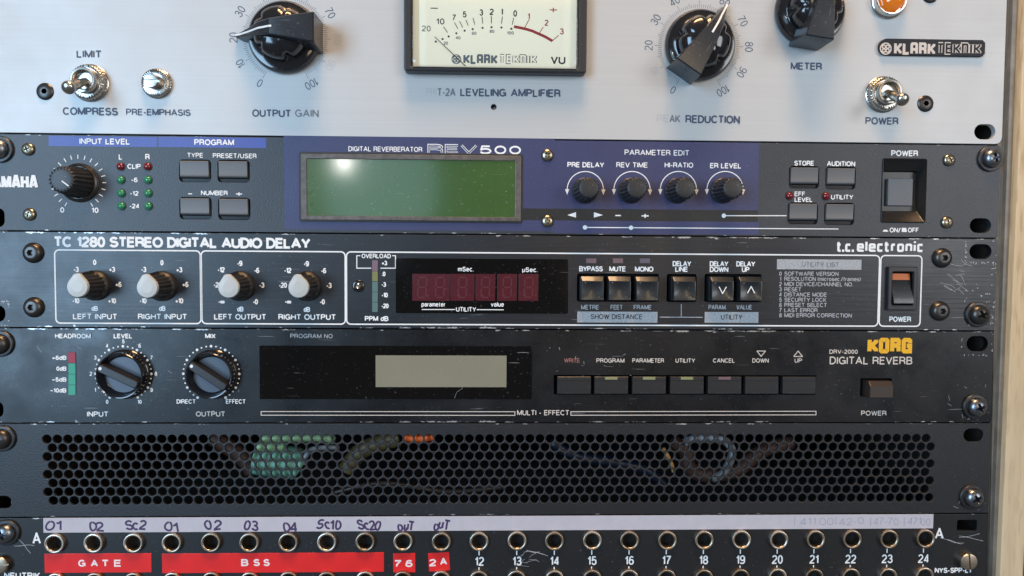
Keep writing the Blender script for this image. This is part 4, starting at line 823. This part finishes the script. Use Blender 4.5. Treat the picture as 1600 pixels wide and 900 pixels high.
# ================================================================ things seen through the vent holes
def tube(name, label, cat, pts, r, m, n=10):
    P = [V(*W(x, y, h), h) for x, y, h in pts]; Q = []
    for i in range(len(P)-1):           # Catmull-Rom
        p0, p1, p2, p3 = P[max(i-1, 0)], P[i], P[i+1], P[min(i+2, len(P)-1)]
        for s in range(8):
            t = s/8; Q.append(.5*((2*p1)+(p2-p0)*t+(2*p0-5*p1+4*p2-p3)*t*t+(3*p1-p0-3*p2+p3)*t**3))
    Q.append(P[-1]); o0 = Q[0]; R = []
    for i, q in enumerate(Q):
        d = (Q[min(i+1, len(Q)-1)]-Q[max(i-1, 0)]).normalized(); u = d.cross(Vector((0, 1, .01))).normalized(); w_ = d.cross(u)
        rr_ = r*(.55 if i in (0, len(Q)-1) else 1)/1000
        R.append([tuple(q-o0+(u*math.cos(2*PI*j/n)+w_*math.sin(2*PI*j/n))*rr_) for j in range(n)])
    vs, fs = ring_solid(R); me = bpy.data.meshes.new(name); me.from_pydata(vs, [], fs); me.materials.append(M(m)); me.shade_smooth(); me.set_sharp_from_angle(angle=math.radians(50))
    import bmesh; b_ = bmesh.new(); b_.from_mesh(me); bmesh.ops.recalc_face_normals(b_, faces=b_.faces); b_.to_mesh(me); b_.free()
    o = bpy.data.objects.new(name, me); COL.objects.link(o); o.location = o0; o['label'] = label; o['category'] = cat; return o
tube('green_cable', 'thick pale green cable lying level behind the top row of vent holes', 'cable', [(408,685,-7), (450,684,-7), (500,684,-8), (524,688,-9)], 2.1, 'cable_green')
tube('green_connector', 'stubby pale teal connector behind the left part of the vent holes', 'connector', [(398,716,-10), (425,720,-10), (455,722,-10), (468,727,-11)], 7.6, 'cable_teal', 16)
tube('green_connector', 'small pale green plug above the teal connector behind the vent', 'connector', [(400,700,-7), (416,697,-7), (445,700,-8)], 2.6, 'cable_green', 12)
tube('white_glint', 'white highlight beside the teal connector behind the vent, modelled as a thin tube', 'cable', [(474,726,-6), (478,713,-6), (486,703,-7), (512,699,-8), (530,700,-10)], 1.3, 'cable_white')  # a bright highlight given the shape of a white tube
tube('olive_cable', 'dull olive cable bundle behind the vent between the green and orange pieces', 'cable', [(540,736,-10), (552,718,-10), (568,702,-10), (600,690,-10), (626,684,-10)], 4.2, 'cable_olive', 12)
tube('orange_cable', 'bright orange cable piece behind the top row of vent holes', 'cable', [(632,681,-5), (645,685,-5), (662,684,-5), (676,681,-7)], 2.3, 'cable_orange')
tube('blue_cable', 'dark blue cable sagging behind the middle of the vent panel', 'cable', [(860,690,-10), (900,712,-10), (960,722,-10), (1010,735,-12), (1040,760,-14)], 2.6, 'cable_blue')
tube('tan_wire', 'thin tan wire slanting behind the right part of the vent', 'cable', [(1036,700,-6), (1043,712,-6), (1049,725,-6), (1053,738,-6)], 1.0, 'cable_tan')
tube('grey_cable', 'pale grey cable looped behind the right part of the vent holes', 'cable', [(1068,692,-6), (1085,685,-6), (1112,684,-6), (1134,690,-6), (1144,705,-6), (1139,724,-7), (1128,741,-8), (1112,748,-9)], 2.1, 'cable_white')
tube('brown_cable', 'dull brown cable coil behind the vent inside the pale grey loop', 'cable', [(1050,688,-11), (1072,705,-11), (1076,728,-11), (1098,742,-12), (1150,735,-13), (1190,705,-14), (1240,690,-15)], 3.6, 'cable_brown')
tube('black_cable', 'thin black cable crossing low behind the holes near the vent centre', 'cable', [(520,770,-9), (600,755,-8), (700,768,-9), (790,760,-9)], 1.2, 'brown_plastic')
tube('brown_cable', 'dull brown cable left of the pale green pieces behind the vent', 'cable', [(330,682,-12), (360,700,-12), (380,715,-12), (396,738,-12)], 4.0, 'cable_brown')
# ================================================================ the rack itself
UNIT = thing('equipment_rack', 'open equipment rack with grimy steel rail and pale pine side board, holding all the units', 'rack', 241.3, 222, -100)
def slab(name, X0_, X1_, Y0_, Y1_, h0, h1, m, bev=.5):
    b_ = block(name, X1_-X0_, Y1_-Y0_, h0, h1, m, bev, bev, 3); return part(name, b_, UNIT, (X0_+X1_)/2, (Y0_+Y1_)/2)
rh = [circ(3.2, 16, -236.5+0, 0)]
for s, x0, x1 in ((-1, -5.5, 17.0), (1, 465.6, 488.8)):
    hs = []
    for u in range(-3, 6):
        for f in (6.35, 22.23, 38.1): hs.append(rrect(14.2, 11, .3, 1, (s*(232.6)+241.3)-(x0+x1)/2, u*44.45+f-60))
    plate('rack_rail', rrect(x1-x0, 560, .3, 2), hs, -5.2, -3.4, 'rail', UNIT, (x0+x1)/2, 60, bev=.2)
wb = slab('side_board', 488.9, 500.7, -220, 420, -300, 2.0, 'wood', .8); wb.rotation_euler = (0, math.radians(.45), 0); wb.location.x -= .0000
slab('side_board', -20.5, -6.0, -220, 420, -300, 2.0, 'wood', .8)
slab('rail_strip', 486.4, 488.8, -219, 419, -6.5, -1.0, 'rail', .3)
slab('shade_sheet', 486.0, 488.4, -218, 418, -209, -7, 'shade_sheet', .3)  # dark sheets added as shade inside the rack, so the slots stay black
slab('shade_sheet', -5.6, -3.0, -218, 418, -209, -7, 'shade_sheet', .3)
slab('back_board', -6, 488, -220, 420, -215, -210, 'dark_void', .5)
wl = block('wall', 2400, 2400, -620, -600, 'wall_brown', 1, .5); w_ = part('wall', wl, None, 241, 60); w_['kind'] = 'structure'
